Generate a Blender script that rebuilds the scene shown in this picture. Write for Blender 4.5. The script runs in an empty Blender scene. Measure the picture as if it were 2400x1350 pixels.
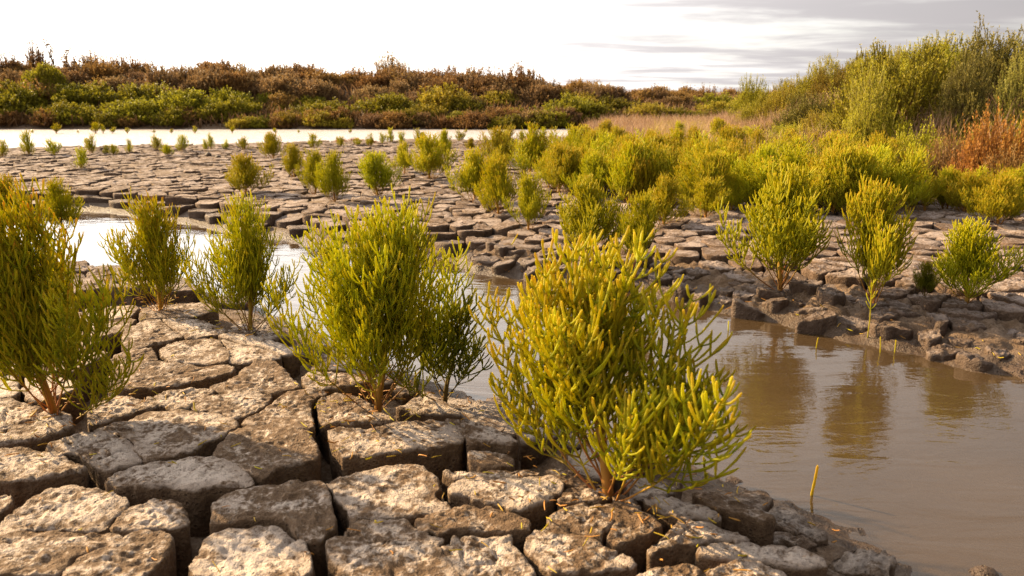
import bpy, math, random
import numpy as np
from mathutils import Vector

sc = bpy.context.scene
col = sc.collection
R = math.radians
random.seed(7)
rng = np.random.default_rng(7)

# ------------------------------------------------------------------ camera
EYE = 0.60
F = 1867.0                                   # focal length in photograph pixels (2400 wide)
PITCH = math.atan((675 - 215) / F)
cam_d = bpy.data.cameras.new('camera')
cam = bpy.data.objects.new('camera', cam_d)
col.objects.link(cam)
cam.location = (0, 0, EYE)
cam.rotation_euler = (math.pi / 2 - PITCH, 0, 0)
cam_d.sensor_width = 36
cam_d.lens = 36 * F / 2400
cam_d.clip_start = 0.05
cam_d.clip_end = 5000
cam_d.dof.use_dof = True
cam_d.dof.focus_distance = 2.1
cam_d.dof.aperture_fstop = 9.0
sc.camera = cam

# ------------------------------------------------------------------ sun and sky
SUN_AZ, SUN_EL = 60.0, 25.0                  # degrees to the left of the view, degrees above the horizon
sv = Vector((-math.sin(R(SUN_AZ)) * math.cos(R(SUN_EL)), math.cos(R(SUN_AZ)) * math.cos(R(SUN_EL)), math.sin(R(SUN_EL))))
sun_d = bpy.data.lights.new('sun', 'SUN')
sun_d.energy = 5.0
sun_d.color = (1.0, 0.735, 0.40)
sun_d.angle = R(0.6)
sun = bpy.data.objects.new('sun', sun_d)
col.objects.link(sun)
sun.rotation_euler = (-sv).to_track_quat('-Z', 'Y').to_euler()

sc.view_settings.view_transform = 'Standard'
sc.view_settings.look = 'None'
sc.view_settings.exposure = 1.65
sc.view_settings.gamma = 1
sc.view_settings.use_curve_mapping = False
sc.cycles.max_bounces = 8
sc.cycles.transparent_max_bounces = 12
sc.cycles.caustics_reflective = False
sc.cycles.caustics_refractive = False


class NT:
    """small helper to write node trees"""
    def __init__(self, tree):
        self.t = tree
        tree.nodes.clear()

    def n(self, typ, ins=None, **props):
        nd = self.t.nodes.new(typ)
        for k, v in props.items():
            setattr(nd, k, v)
        for k, v in (ins or {}).items():
            self.set(nd, k, v)
        return nd

    def set(self, nd, k, v):
        s = nd.inputs[k]
        if isinstance(v, bpy.types.NodeSocket):
            self.t.links.new(v, s)
        elif isinstance(v, bpy.types.Node):
            self.t.links.new(v.outputs[0], s)
        else:
            s.default_value = v

    def math(self, op, a, b=0.0, c=0.0, clamp=False):
        nd = self.n('ShaderNodeMath', operation=op, use_clamp=clamp)
        self.set(nd, 0, a); self.set(nd, 1, b); self.set(nd, 2, c)
        return nd.outputs[0]

    def ramp(self, fac, stops, interp='LINEAR'):
        nd = self.n('ShaderNodeValToRGB')
        nd.color_ramp.interpolation = interp
        el = nd.color_ramp.elements
        while len(el) < len(stops):
            el.new(0.5)
        for e, (p, c) in zip(el, stops):
            e.position = p
            e.color = (*c, 1) if len(c) == 3 else c
        self.set(nd, 0, fac)
        return nd.outputs[0]

    def mix(self, fac, a, b, blend='MIX'):
        nd = self.n('ShaderNodeMix', data_type='RGBA', blend_type=blend)
        self.set(nd, 0, fac)
        for k, v in ((6, a), (7, b)):
            if isinstance(v, tuple) and len(v) == 3:
                v = (*v, 1)
            self.set(nd, k, v)
        return nd.outputs[2]

    def noise(self, vec, scale, detail=4, rough=0.55, dist=0.0):
        return self.n('ShaderNodeTexNoise', {'Vector': vec, 'Scale': scale, 'Detail': detail, 'Roughness': rough, 'Distortion': dist})

    def mapr(self, v, a, b, c=0.0, d=1.0, smooth=False):
        nd = self.n('ShaderNodeMapRange', clamp=True)
        if smooth:
            nd.interpolation_type = 'SMOOTHSTEP'
        for k, x in zip(range(5), (v, a, b, c, d)):
            self.set(nd, k, x)
        return nd.outputs[0]


world = bpy.data.worlds.new('World')
sc.world = world
world.use_nodes = True
w = NT(world.node_tree)
tc = w.n('ShaderNodeTexCoord')
sky = w.n('ShaderNodeTexSky')
sky.sky_type = 'NISHITA'
sky.sun_disc = False
sky.sun_elevation = R(SUN_EL)
sky.sun_rotation = R(-SUN_AZ)
sky.air_density = 1.0
sky.dust_density = 2.0
sky.ozone_density = 1.0
d_ = tc.outputs['Generated']
sep = w.n('ShaderNodeSeparateXYZ', {0: d_})
dx_, dy_, dz_ = sep.outputs
zc = w.math('MAXIMUM', w.math('ADD', dz_, 0.055), 0.03)
pl = w.n('ShaderNodeCombineXYZ', {0: w.math('DIVIDE', dx_, zc), 1: w.math('DIVIDE', dy_, zc), 2: 0.0})
dot = w.n('ShaderNodeVectorMath', {0: d_, 1: tuple(sv)}, operation='DOT_PRODUCT').outputs['Value']
glow = w.math('POWER', w.math('MAXIMUM', w.math('MULTIPLY_ADD', dot, 0.5, 0.5), 0.0), 3.0)
# thin bright veil of cloud, brightest around the sun
veil_n = w.noise(w.n('ShaderNodeVectorMath', {0: pl, 1: (0.22, 0.5, 1)}, operation='MULTIPLY'), 1.0, 5, 0.55, 0.3)
veil = w.math('MULTIPLY', w.mapr(veil_n.outputs[0], 0.25, 0.6, 0.45, 1.0), w.math('SUBTRACT', 1.0, w.math('POWER', 2.718, w.math('DIVIDE', -0.9, w.math('MAXIMUM', dz_, 0.02)))))
veil_col = w.n('ShaderNodeVectorMath', {0: (1.0, 0.955, 0.90), 'Scale': w.math('MULTIPLY_ADD', glow, 27.0, 2.6)}, operation='SCALE').outputs[0]
base = w.mix(veil, sky.outputs[0], veil_col)
# grey undersides of broken streaks of cloud
st = w.n('ShaderNodeVectorMath', {0: pl, 1: (0.42, 0.62, 1)}, operation='MULTIPLY')
st2 = w.n('ShaderNodeVectorMath', {0: st, 1: (3.3, 1.7, 0)}, operation='ADD')
cn = w.noise(st2, 1.0, 7, 0.58, 0.25)
side = w.mapr(dot, 0.85, 0.2, -0.20, 0.16)
cm = w.math('MULTIPLY', w.mapr(w.math('ADD', cn.outputs[0], side), 0.47, 0.72, 0, 1, True), w.mapr(dz_, 0.12, 0.34, 1.0, 0.22))
cloud_col = w.n('ShaderNodeVectorMath', {0: (1.0, 0.93, 0.95), 'Scale': w.math('MULTIPLY_ADD', glow, 7.5, 2.3)}, operation='SCALE').outputs[0]
skyc = w.mix(w.math('MULTIPLY', cm, 0.88), base, cloud_col)
bg = w.n('ShaderNodeBackground', {'Color': skyc, 'Strength': 0.05})
w.n('ShaderNodeOutputWorld', {'Surface': bg})

# ------------------------------------------------------------------ helpers
CP, SP = math.cos(PITCH), math.sin(PITCH)


def ray(px, py):
    a, b = (px - 1200) / F, (675 - py) / F
    return np.array([a, CP + b * SP, -SP + b * CP])


def at(px, py, z=0.0):
    """the place on the level z that is seen at photograph pixel (px, py)"""
    d = ray(px, py)
    t = (z - EYE) / d[2]
    return np.array([d[0] * t, d[1] * t, z])


def z_at(py, Y):
    d = ray(1200, py)
    return EYE + d[2] / d[1] * Y


def hash3(i, j, k):
    n = (i.astype(np.uint32) * np.uint32(374761393) + j.astype(np.uint32) * np.uint32(668265263)
         + k.astype(np.uint32) * np.uint32(1274126177))
    n = (n ^ (n >> np.uint32(13))) * np.uint32(1103515245)
    n = (n ^ (n >> np.uint32(16))) * np.uint32(2246822519)
    n = n ^ (n >> np.uint32(15))
    return n.astype(np.float64) / 4294967295.0


def vnoise(x, y, z=None):
    """value noise in -1..1"""
    x = np.asarray(x, float); y = np.asarray(y, float)
    z = np.zeros_like(x) if z is None else np.asarray(z, float) + np.zeros_like(x)
    xi, yi, zi = np.floor(x), np.floor(y), np.floor(z)
    fx, fy, fz = x - xi, y - yi, z - zi
    s = lambda t: t * t * t * (t * (t * 6 - 15) + 10)
    fx, fy, fz = s(fx), s(fy), s(fz)
    xi, yi, zi = xi.astype(np.int64) & 0xffffffff, yi.astype(np.int64) & 0xffffffff, zi.astype(np.int64) & 0xffffffff
    r = 0
    for a in (0, 1):
        for b in (0, 1):
            for c in (0, 1):
                h = hash3((xi + a) & 0xffffffff, (yi + b) & 0xffffffff, (zi + c) & 0xffffffff)
                r = r + h * (fx if a else 1 - fx) * (fy if b else 1 - fy) * (fz if c else 1 - fz)
    return r * 2 - 1


def fbm(x, y, z=None, o=4, g=0.5):
    r, a, f, t = 0, 1.0, 1.0, 0
    for i in range(o):
        r = r + a * vnoise(x * f + 17.3 * i, y * f + 5.7 * i, None if z is None else z * f + 3.1 * i)
        t += a; a *= g; f *= 2.03
    return r / t


def worley(x, y, seed=0):
    """distance to the nearest scattered point, and a number for that point"""
    xi, yi = np.floor(x), np.floor(y)
    best = np.full(np.shape(x), 9.0); bid = np.zeros(np.shape(x))
    for a in (-1, 0, 1):
        for b in (-1, 0, 1):
            ci, cj = (xi + a).astype(np.int64) & 0xffffffff, (yi + b).astype(np.int64) & 0xffffffff
            k = np.full_like(ci, seed)
            px = xi + a + hash3(ci, cj, k); py = yi + b + hash3(ci, cj, k + 11)
            dd = np.hypot(px - x, py - y)
            m = dd < best
            best = np.where(m, dd, best); bid = np.where(m, hash3(ci, cj, k + 23), bid)
    return best, bid


def sstep(a, b, x):
    t = np.clip((x - a) / (b - a), 0, 1)
    return t * t * (3 - 2 * t)


def sdf_poly(P, x, y):
    """signed distance to polygon P, negative inside"""
    x = np.asarray(x, float); y = np.asarray(y, float)
    best = np.full(x.shape, 1e9); inside = np.zeros(x.shape, bool)
    n = len(P)
    for i in range(n):
        (ax, ay), (bx, by) = P[i][:2], P[(i + 1) % n][:2]
        ex, ey = bx - ax, by - ay
        t = np.clip(((x - ax) * ex + (y - ay) * ey) / (ex * ex + ey * ey + 1e-12), 0, 1)
        best = np.minimum(best, (x - ax - t * ex) ** 2 + (y - ay - t * ey) ** 2)
        c = (ay > y) != (by > y)
        xc = ax + (y - ay) / (ey if abs(ey) > 1e-12 else 1e-12) * ex
        inside ^= c & (x < xc)
    return np.sqrt(best) * np.where(inside, -1, 1)


def mesh_np(name, V, quads=None, tris=None, attr=None, smooth=True):
    me = bpy.data.meshes.new(name)
    V = np.asarray(V, np.float32)
    q = np.zeros((0, 4), np.int32) if quads is None else np.asarray(quads, np.int32)
    t = np.zeros((0, 3), np.int32) if tris is None else np.asarray(tris, np.int32)
    me.vertices.add(len(V)); me.vertices.foreach_set('co', V.ravel())
    nl = q.size + t.size
    me.loops.add(nl); me.loops.foreach_set('vertex_index', np.concatenate([q.ravel(), t.ravel()]))
    me.polygons.add(len(q) + len(t))
    ls = np.concatenate([np.arange(len(q)) * 4, q.size + np.arange(len(t)) * 3]).astype(np.int32)
    me.polygons.foreach_set('loop_start', ls)
    me.polygons.foreach_set('use_smooth', np.full(len(q) + len(t), smooth))
    me.update(calc_edges=True)
    if attr is not None:
        a = me.color_attributes.new('tone', 'FLOAT_COLOR', 'POINT')
        c = np.ones((len(V), 4), np.float32); c[:, :3] = attr
        a.data.foreach_set('color', c.ravel())
    return me


def link(name, me, mat=None, parent=None):
    o = bpy.data.objects.new(name, me)
    col.objects.link(o)
    if me is not None and mat is not None and not me.materials:
        me.materials.append(mat)
    if parent is not None:
        o.parent = parent
    return o


def tag(o, label, cat, group=None):
    o['label'] = label; o['category'] = cat
    if group:
        o['group'] = group
    return o


def kind(o, k):
    o['kind'] = k
    return o


def empty(name, loc, rz=0.0, s=1.0):
    o = bpy.data.objects.new(name, None)
    o.empty_display_size = 0.05
    o.location = loc; o.rotation_euler = (0, 0, rz)
    o.scale = (s, s, s) if not isinstance(s, tuple) else s
    col.objects.link(o)
    return o


# ------------------------------------------------------------------ materials
def new_mat(name):
    m = bpy.data.materials.new(name)
    m.use_nodes = True
    return m, NT(m.node_tree)


def mud_material(name, brown, pale, salt, wet=False):
    m, g = new_mat(name)
    geo = g.n('ShaderNodeNewGeometry')
    P = geo.outputs['Position']
    at_ = g.n('ShaderNodeAttribute', attribute_name='tone')
    ch = g.n('ShaderNodeSeparateColor', {0: at_.outputs['Color']})
    top, wetf, rnd = ch.outputs
    n1 = g.noise(P, 16, 5, 0.6)
    n2 = g.noise(P, 85, 4, 0.65)
    n3 = g.noise(P, 330, 3, 0.6)
    c = g.mix(g.mapr(n2.outputs[0], 0.35, 0.65), brown, pale)
    c = g.mix(g.mapr(n3.outputs[0], 0.3, 0.75, 0, 0.35), c, (brown[0] * 0.55, brown[1] * 0.5, brown[2] * 0.45))
    # salt bloom on the dried tops
    sm = g.math('MULTIPLY_ADD', n1.outputs[0], 0.6, g.math('MULTIPLY', n2.outputs[0], 0.55))
    sm = g.math('MULTIPLY_ADD', rnd, 0.16, sm)
    sm = g.math('MULTIPLY', g.mapr(sm, 0.58, 0.72, 0, 1, True), top)
    c = g.mix(g.math('MULTIPLY', sm, 0.85), c, salt)
    # damp mud is darker
    c = g.mix(wetf, c, (brown[0] * 0.45, brown[1] * 0.42, brown[2] * 0.40))
    # pits and grains
    v1 = g.n('ShaderNodeTexVoronoi', {'Vector': g.n('ShaderNodeVectorMath', {0: P, 1: n1.outputs[1]}, operation='MULTIPLY_ADD'), 'Scale': 105.0})
    vv = g.n('ShaderNodeTexVoronoi', {'Vector': P, 'Scale': 120.0, 'Randomness': 1.0})
    pit = g.mapr(vv.outputs['Distance'], 0.0, 0.42, 0, 1, True)
    pit = g.math('MULTIPLY', g.math('SUBTRACT', 1.0, pit), g.mapr(n2.outputs[0], 0.47, 0.6))
    h = g.math('MULTIPLY_ADD', n2.outputs[0], 1.0, g.math('MULTIPLY', n3.outputs[0], 0.30))
    h = g.math('MULTIPLY_ADD', pit, -0.55, h)
    bp = g.n('ShaderNodeBump', {'Height': h, 'Strength': 1.0, 'Distance': 0.0085})
    c = g.mix(g.math('MULTIPLY', pit, 0.45), c, (brown[0] * 0.4, brown[1] * 0.36, brown[2] * 0.32))
    rough = g.mapr(wetf, 0.2, 1.0, 0.92, 0.28)
    b = g.n('ShaderNodeBsdfPrincipled', {'Base Color': c, 'Roughness': rough, 'Normal': bp, 'Specular IOR Level': 0.35})
    g.n('ShaderNodeOutputMaterial', {'Surface': b})
    return m


M_block = mud_material('dry_mud', (0.085, 0.047, 0.023), (0.165, 0.102, 0.056), (0.47, 0.385, 0.32))
M_mud = mud_material('wet_mud', (0.105, 0.062, 0.033), (0.185, 0.120, 0.073), (0.40, 0.335, 0.285))
M_flat = mud_material('cracked_mud', (0.092, 0.054, 0.031), (0.165, 0.108, 0.074), (0.33, 0.26, 0.225))


def succulent_material(name, deep, mid, tip, wood, tipstart=0.72):
    """fleshy shoots: r = 0 at the foot of a shoot .. 1 at its tip, g = woody, b = number of the shoot"""
    m, g = new_mat(name)
    at_ = g.n('ShaderNodeAttribute', attribute_name='tone')
    ch = g.n('ShaderNodeSeparateColor', {0: at_.outputs['Color']})
    t, wd, rn = ch.outputs
    oi = g.n('ShaderNodeObjectInfo')
    tt = g.math('ADD', t, g.mapr(rn, 0, 1, -0.22, 0.22))
    c = g.ramp(tt, [(0.0, deep), (0.30, mid), (tipstart, tuple(0.6 * a + 0.4 * b for a, b in zip(mid, tip))), (1.0, tip)])
    P = g.n('ShaderNodeNewGeometry').outputs['Position']
    nz = g.noise(P, 260, 2, 0.5)
    c = g.mix(g.mapr(nz.outputs[0], 0.35, 0.7, 0, 0.3), c, deep)
    c = g.mix(wd, c, wood)
    hsv = g.n('ShaderNodeHueSaturation', {'Hue': g.mapr(oi.outputs['Random'], 0, 1, 0.488, 0.512), 'Saturation': 1.0,
                                          'Value': g.mapr(oi.outputs['Random'], 0, 1, 0.85, 1.12), 'Color': c})
    b = g.n('ShaderNodeBsdfPrincipled', {'Base Color': hsv, 'Roughness': 0.55, 'Specular IOR Level': 0.25})
    tr = g.n('ShaderNodeBsdfTranslucent', {'Color': g.mix(0.45, hsv.outputs[0], (0.62, 0.56, 0.02))})
    f = g.math('MULTIPLY', g.math('SUBTRACT', 1.0, wd), 0.6)
    mx = g.n('ShaderNodeMixShader', {0: f, 1: b, 2: tr})
    g.n('ShaderNodeOutputMaterial', {'Surface': mx})
    return m


GREEN = (0.22, 0.265, 0.010)
M_glass_g = succulent_material('glasswort_green', GREEN, (0.50, 0.50, 0.014), (0.66, 0.52, 0.03), (0.27, 0.105, 0.025))
M_glass_y = succulent_material('glasswort_gold', (0.22, 0.25, 0.010), (0.53, 0.50, 0.014), (0.68, 0.44, 0.04), (0.32, 0.12, 0.03), 0.7)
M_glass_t = succulent_material('glasswort_thicket', (0.21, 0.225, 0.012), (0.47, 0.435, 0.018), (0.62, 0.36, 0.04), (0.30, 0.12, 0.03), 0.7)
M_glass_o = succulent_material('glasswort_orange_tips', (0.24, 0.275, 0.010), (0.52, 0.51, 0.014), (0.66, 0.27, 0.035), (0.33, 0.12, 0.025), 0.88)
M_glass_d = succulent_material('glasswort_dark', (0.07, 0.10, 0.008), (0.18, 0.20, 0.010), (0.38, 0.31, 0.02), (0.12, 0.07, 0.02))


def leaf_material(name, lo, hi, twig, transl=0.4, var=0.012):
    m, g = new_mat(name)
    at_ = g.n('ShaderNodeAttribute', attribute_name='tone')
    ch = g.n('ShaderNodeSeparateColor', {0: at_.outputs['Color']})
    t, wd, rn = ch.outputs
    oi = g.n('ShaderNodeObjectInfo')
    c = g.mix(g.math('MULTIPLY_ADD', rn, 0.6, g.math('MULTIPLY', t, 0.4)), lo, hi)
    c = g.mix(wd, c, twig)
    hsv = g.n('ShaderNodeHueSaturation', {'Hue': g.mapr(oi.outputs['Random'], 0, 1, 0.5 - var, 0.5 + var), 'Saturation': 1.0,
                                          'Value': g.mapr(oi.outputs['Random'], 0, 1, 0.75, 1.2), 'Color': c})
    b = g.n('ShaderNodeBsdfPrincipled', {'Base Color': hsv, 'Roughness': 0.6, 'Specular IOR Level': 0.25})
    tr = g.n('ShaderNodeBsdfTranslucent', {'Color': hsv})
    mx = g.n('ShaderNodeMixShader', {0: transl, 1: b, 2: tr})
    g.n('ShaderNodeOutputMaterial', {'Surface': mx})
    return m


M_seablite = leaf_material('seablite_leaf', (0.19, 0.19, 0.012), (0.44, 0.37, 0.025), (0.16, 0.09, 0.035))
M_seablite_grey = leaf_material('seablite_grey', (0.14, 0.14, 0.022), (0.36, 0.31, 0.06), (0.15, 0.09, 0.04))
M_rust = leaf_material('rust_scrub', (0.15, 0.080, 0.024), (0.36, 0.205, 0.06), (0.14, 0.075, 0.035), 0.4)
M_brown = leaf_material('brown_scrub', (0.125, 0.074, 0.032), (0.33, 0.20, 0.085), (0.12, 0.07, 0.035), 0.4)
M_red = leaf_material('red_scrub', (0.20, 0.07, 0.018), (0.44, 0.19, 0.04), (0.15, 0.06, 0.03), 0.4)
M_olive = leaf_material('olive_scrub', (0.090, 0.090, 0.008), (0.33, 0.28, 0.018), (0.10, 0.06, 0.02), 0.4)
M_dry = leaf_material('dry_grass', (0.20, 0.12, 0.06), (0.42, 0.27, 0.16), (0.2, 0.1, 0.05), 0.35)
M_goldgrass = leaf_material('gold_cover', (0.15, 0.14, 0.010), (0.42, 0.30, 0.03), (0.25, 0.12, 0.04), 0.4)


def water_material(name, murk, clear, wave, rough):
    m, g = new_mat(name)
    P = g.n('ShaderNodeNewGeometry').outputs['Position']
    warp = g.n('ShaderNodeVectorMath', {0: P, 1: (0.8, 2.6, 1)}, operation='MULTIPLY')
    a = g.noise(warp, 5.5, 3, 0.5, 0.8)
    b_ = g.noise(g.n('ShaderNodeVectorMath', {0: P, 1: (1, 1.9, 1)}, operation='MULTIPLY'), 24, 3, 0.55, 1.2)
    h = g.math('MULTIPLY_ADD', b_.outputs[0], 0.16, a.outputs[0])
    bp = g.n('ShaderNodeBump', {'Height': h, 'Strength': 1.0, 'Distance': wave})
    silt = g.noise(P, 3.0, 5, 0.6)
    mc = g.mix(g.mapr(silt.outputs[0], 0.35, 0.65), murk, tuple(v * 0.8 for v in murk))
    df = g.n('ShaderNodeBsdfDiffuse', {'Color': mc})
    tp = g.n('ShaderNodeBsdfTransparent', {'Color': (0.84, 0.66, 0.38, 1)})
    under = g.n('ShaderNodeMixShader', {0: clear, 1: df, 2: tp})
    gl = g.n('ShaderNodeBsdfGlossy', {'Color': (1, 1, 1, 1), 'Roughness': rough, 'Normal': bp})
    fr = g.n('ShaderNodeFresnel', {'IOR': 1.5, 'Normal': bp})
    mx = g.n('ShaderNodeMixShader', {0: fr, 1: under, 2: gl})
    g.n('ShaderNodeOutputMaterial', {'Surface': mx})
    return m


M_water = water_material('pool_water', (0.20, 0.125, 0.06), 0.74, 0.0024, 0.010)
M_lagoon = water_material('lagoon_water', (0.40, 0.33, 0.27), 0.10, 0.05, 0.30)

# ------------------------------------------------------------------ the lie of the land
WATER = -0.100
FLOOR = -0.085
pool_px = [(2180, 1500), (2130, 1400), (2095, 1330), (1990, 1275), (1920, 1230), (1840, 1195), (1740, 1165), (1650, 1125), (1560, 1085),
           (1440, 1050), (1330, 1020), (1235, 985), (1140, 962), (1095, 948), (1050, 915), (960, 885), (830, 850), (720, 790), (640, 757),
           (560, 715), (450, 690), (330, 655), (200, 640), (0, 640), (-400, 660),
           (-400, 500), (0, 500), (200, 492), (260, 497), (410, 518), (560, 545), (690, 562), (760, 580), (900, 600), (1060, 608),
           (1090, 632), (1150, 645), (1300, 660), (1480, 683), (1640, 715), (1760, 742), (1880, 765), (2050, 808), (2200, 838),
           (2320, 868), (2420, 890), (2700, 950), (3100, 1050), (3300, 1500)]
POOL = [tuple(at(x, y, WATER)[:2]) for x, y in pool_px]
lag_px = [(-1500, 385), (-600, 372), (0, 363), (400, 357), (600, 350), (760, 345), (900, 338), (1050, 331), (1200, 327), (1340, 323), (1420, 312),
          (1400, 303), (1330, 300), (900, 299), (400, 300), (0, 302), (-1500, 303)]
LAGOON = [tuple(at(x, y, WATER)[:2]) for x, y in lag_px]
FOOT = [(4.2, 3.6), (3.3, 4.7), (2.75, 5.4), (2.35, 6.4), (2.35, 8.0), (2.6, 10.0), (3.3, 13.0), (4.6, 16.0), (7, 22), (60, 30), (60, -5), (12, -5), (7, 2.0)]


ISLETS = [(*at(2305, 1345, WATER)[:2], 0.035, 0.045), (*at(2010, 1245, WATER)[:2], 0.022, 0.037), (*at(2020, 1262, WATER)[:2], 0.012, 0.034), (*at(1720, 1125, WATER)[:2], 0.03, 0.038)]


def hill_h(x, y):
    d = -sdf_poly(FOOT, x, y)
    d = np.maximum(d, -0.4)
    return np.where(d > 0, 0.80 * (1 - np.exp(-(np.maximum(d, 0) / 1.25) ** 1.35)), d * 0.35) + 0.04 * fbm(x * 1.1, y * 1.1) * (d > 0)


def bank_h(x, y):
    """the far embankment: its foot runs behind the lagoon and its crest falls away to the right"""
    foot = 15.9 + np.maximum(x, 0) * 0.25
    d = (y - foot) / (3.0 + 0 * x)
    hgt = np.interp(x, [-20, -10, -4, 2, 6, 12], [0.90, 0.84, 0.70, 0.46, 0.22, 0.08])
    return hgt * sstep(0.0, 1.0, d) + 0.05 * fbm(x * 0.9, y * 0.9) * sstep(-0.05, 0.3, d) - 0.16 * (1 - sstep(-0.15, 0.05, d))


def shore_d(x, y):
    wob = 0.03 * fbm(x * 7, y * 7, o=3) + 0.012 * fbm(x * 28, y * 28, o=2)
    far = 0.05 * fbm(x * 1.6, y * 1.6 + 9, o=3) * sstep(4.5, 7, y)
    return np.minimum(sdf_poly(POOL, x, y), sdf_poly(LAGOON, x, y) + far) + wob


def ground_h(x, y):
    d = shore_d(x, y)
    far_side = sstep(2.15, 2.7, y + 0.25 * x)
    far_side = far_side * sstep(-0.45, 0.15, x)
    # clods on the wet shore
    w1, i1 = worley(x * 13 + 0.5 * fbm(x * 9, y * 9), y * 13, 3)
    w2, _ = worley(x * 34, y * 34, 5)
    clod = np.clip(1 - w1 * 1.35, 0, 1) ** 0.7 * (0.4 + 0.8 * i1) * 0.042 + np.clip(1 - w2 * 1.5, 0, 1) * 0.016
    rough = fbm(x * 22, y * 22, o=4) * 0.010
    lip = np.interp(d, [-2.0, -0.6, -0.25, -0.05, 0.0, 0.05, 0.14, 0.30, 0.42], [-0.075, -0.06, -0.032, -0.012, -0.002, 0.010, 0.030, 0.038, FLOOR - WATER])
    lip_near = np.interp(d, [-2.0, -0.6, -0.25, -0.05, 0.0, 0.04, 0.09, 0.16, 0.22], [-0.09, -0.055, -0.022, -0.006, 0.0, 0.008, 0.022, 0.026, FLOOR - WATER])
    z = WATER + lip * far_side + lip_near * (1 - far_side)
    band = sstep(-0.06, 0.03, d) * (1 - sstep(0.28, 0.45, d))
    under = 1 - sstep(-0.35, -0.02, d)
    # cracks that run on under the shallow water
    cw = np.abs(fbm(x * 3.1 + 4, y * 3.1, o=3))
    for ix, iy, ir, ih in ISLETS:
        z = np.maximum(z, WATER - 0.03 + ih * np.exp(-((x - ix) ** 2 + (y - iy) ** 2) / ir ** 2) + 0.006 * fbm(x * 40, y * 40))
    z = z + clod * band * (0.55 + 0.45 * far_side) + rough * (0.35 + 0.65 * band) * (1 - 0.6 * under) - under * 0.012 * (1 - sstep(0.0, 0.05, cw))
    patch = sstep(0.10, 0.28, fbm(x * 0.8 + 3, y * 0.9, o=3)) * sstep(2.9, 3.4, y) * sstep(0.25, 0.5, d)
    z = z * (1 - patch) + patch * (-0.010 + 0.012 * fbm(x * 9, y * 9, o=3))
    return z, d


def spaced(lo, hi, dense_lo, dense_hi, fine, growth, cap):
    a = list(np.arange(dense_lo, dense_hi + fine, fine))
    s, v = fine, a[-1]
    while v < hi:
        s = min(s * growth, cap if v < 30 else 1e9); v += s; a.append(v)
    s, v, pre = fine, dense_lo, []
    while v > lo:
        s = min(s * growth, cap if v > -30 else 1e9); v -= s; pre.append(v)
    return np.array(pre[::-1] + a)


xs = spaced(-1500, 1500, -0.3, 2.1, 0.0165, 1.07, 0.6)
ys = spaced(-40, 2500, 0.85, 3.2, 0.015, 1.06, 0.6)
X, Y = np.meshgrid(xs, ys)
Z, D = ground_h(X.ravel(), Y.ravel())
Z = np.where(Y.ravel() > 30, -0.1, Z)
nx, ny = len(xs), len(ys)
ii = (np.arange(ny - 1)[:, None] * nx + np.arange(nx - 1)[None, :]).ravel()
Q = np.stack([ii, ii + 1, ii + nx + 1, ii + nx], 1)
wet = np.clip(1 - sstep(0.01, 0.16, D) * 1.0, 0, 1) * 0.8
tone = np.stack([np.full(D.shape, 0.12), wet, np.full(D.shape, 0.3)], 1)
mudflat = kind(link('mudflat', mesh_np('mudflat', np.stack([X.ravel(), Y.ravel(), Z], 1), Q, attr=tone), M_mud), 'structure')
print('mudflat', nx, ny)


def sheet(name, P, z, mat, grow):
    c = np.mean(np.array(P), 0)
    pts = []
    n = len(P)
    area = sum(P[i][0] * P[(i + 1) % n][1] - P[(i + 1) % n][0] * P[i][1] for i in range(n))
    sg = 1 if area > 0 else -1
    for i in range(n):
        a, b, e = np.array(P[i - 1]), np.array(P[i]), np.array(P[(i + 1) % n])
        t = (e - a) / (np.linalg.norm(e - a) + 1e-9)
        q = b + sg * np.array([t[1], -t[0]]) * grow
        pts.append((q[0], q[1], z))
    if sg < 0:
        pts = pts[::-1]
    me = bpy.data.meshes.new(name)
    me.from_pydata(pts, [], [list(range(n))])
    return kind(link(name, me, mat), 'structure')


sheet('pool_water', POOL, WATER, M_water, 0.10)
sheet('lagoon_water', LAGOON, WATER, M_lagoon, 0.12)


def relief(name, fn, x0, x1, y0, y1, step, mat):
    gx, gy = np.arange(x0, x1, step), np.arange(y0, y1, step)
    A, B = np.meshgrid(gx, gy)
    H = fn(A.ravel(), B.ravel())
    n = len(gx)
    k = (np.arange(len(gy) - 1)[:, None] * n + np.arange(n - 1)[None, :]).ravel()
    q = np.stack([k, k + 1, k + n + 1, k + n], 1)
    keep = (H[q] > -0.125).any(1)
    tn = np.stack([np.full(H.shape, 0.0), np.full(H.shape, 0.15), np.full(H.shape, 0.3)], 1)
    return kind(link(name, mesh_np(name, np.stack([A.ravel(), B.ravel(), H], 1), q[keep], attr=tn), mat), 'structure')


relief('hillock', hill_h, 1.8, 24, 1.0, 26, 0.2, M_mud)
relief('embankment', bank_h, -30, 40, 14.5, 36, 0.35, M_mud)

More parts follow.
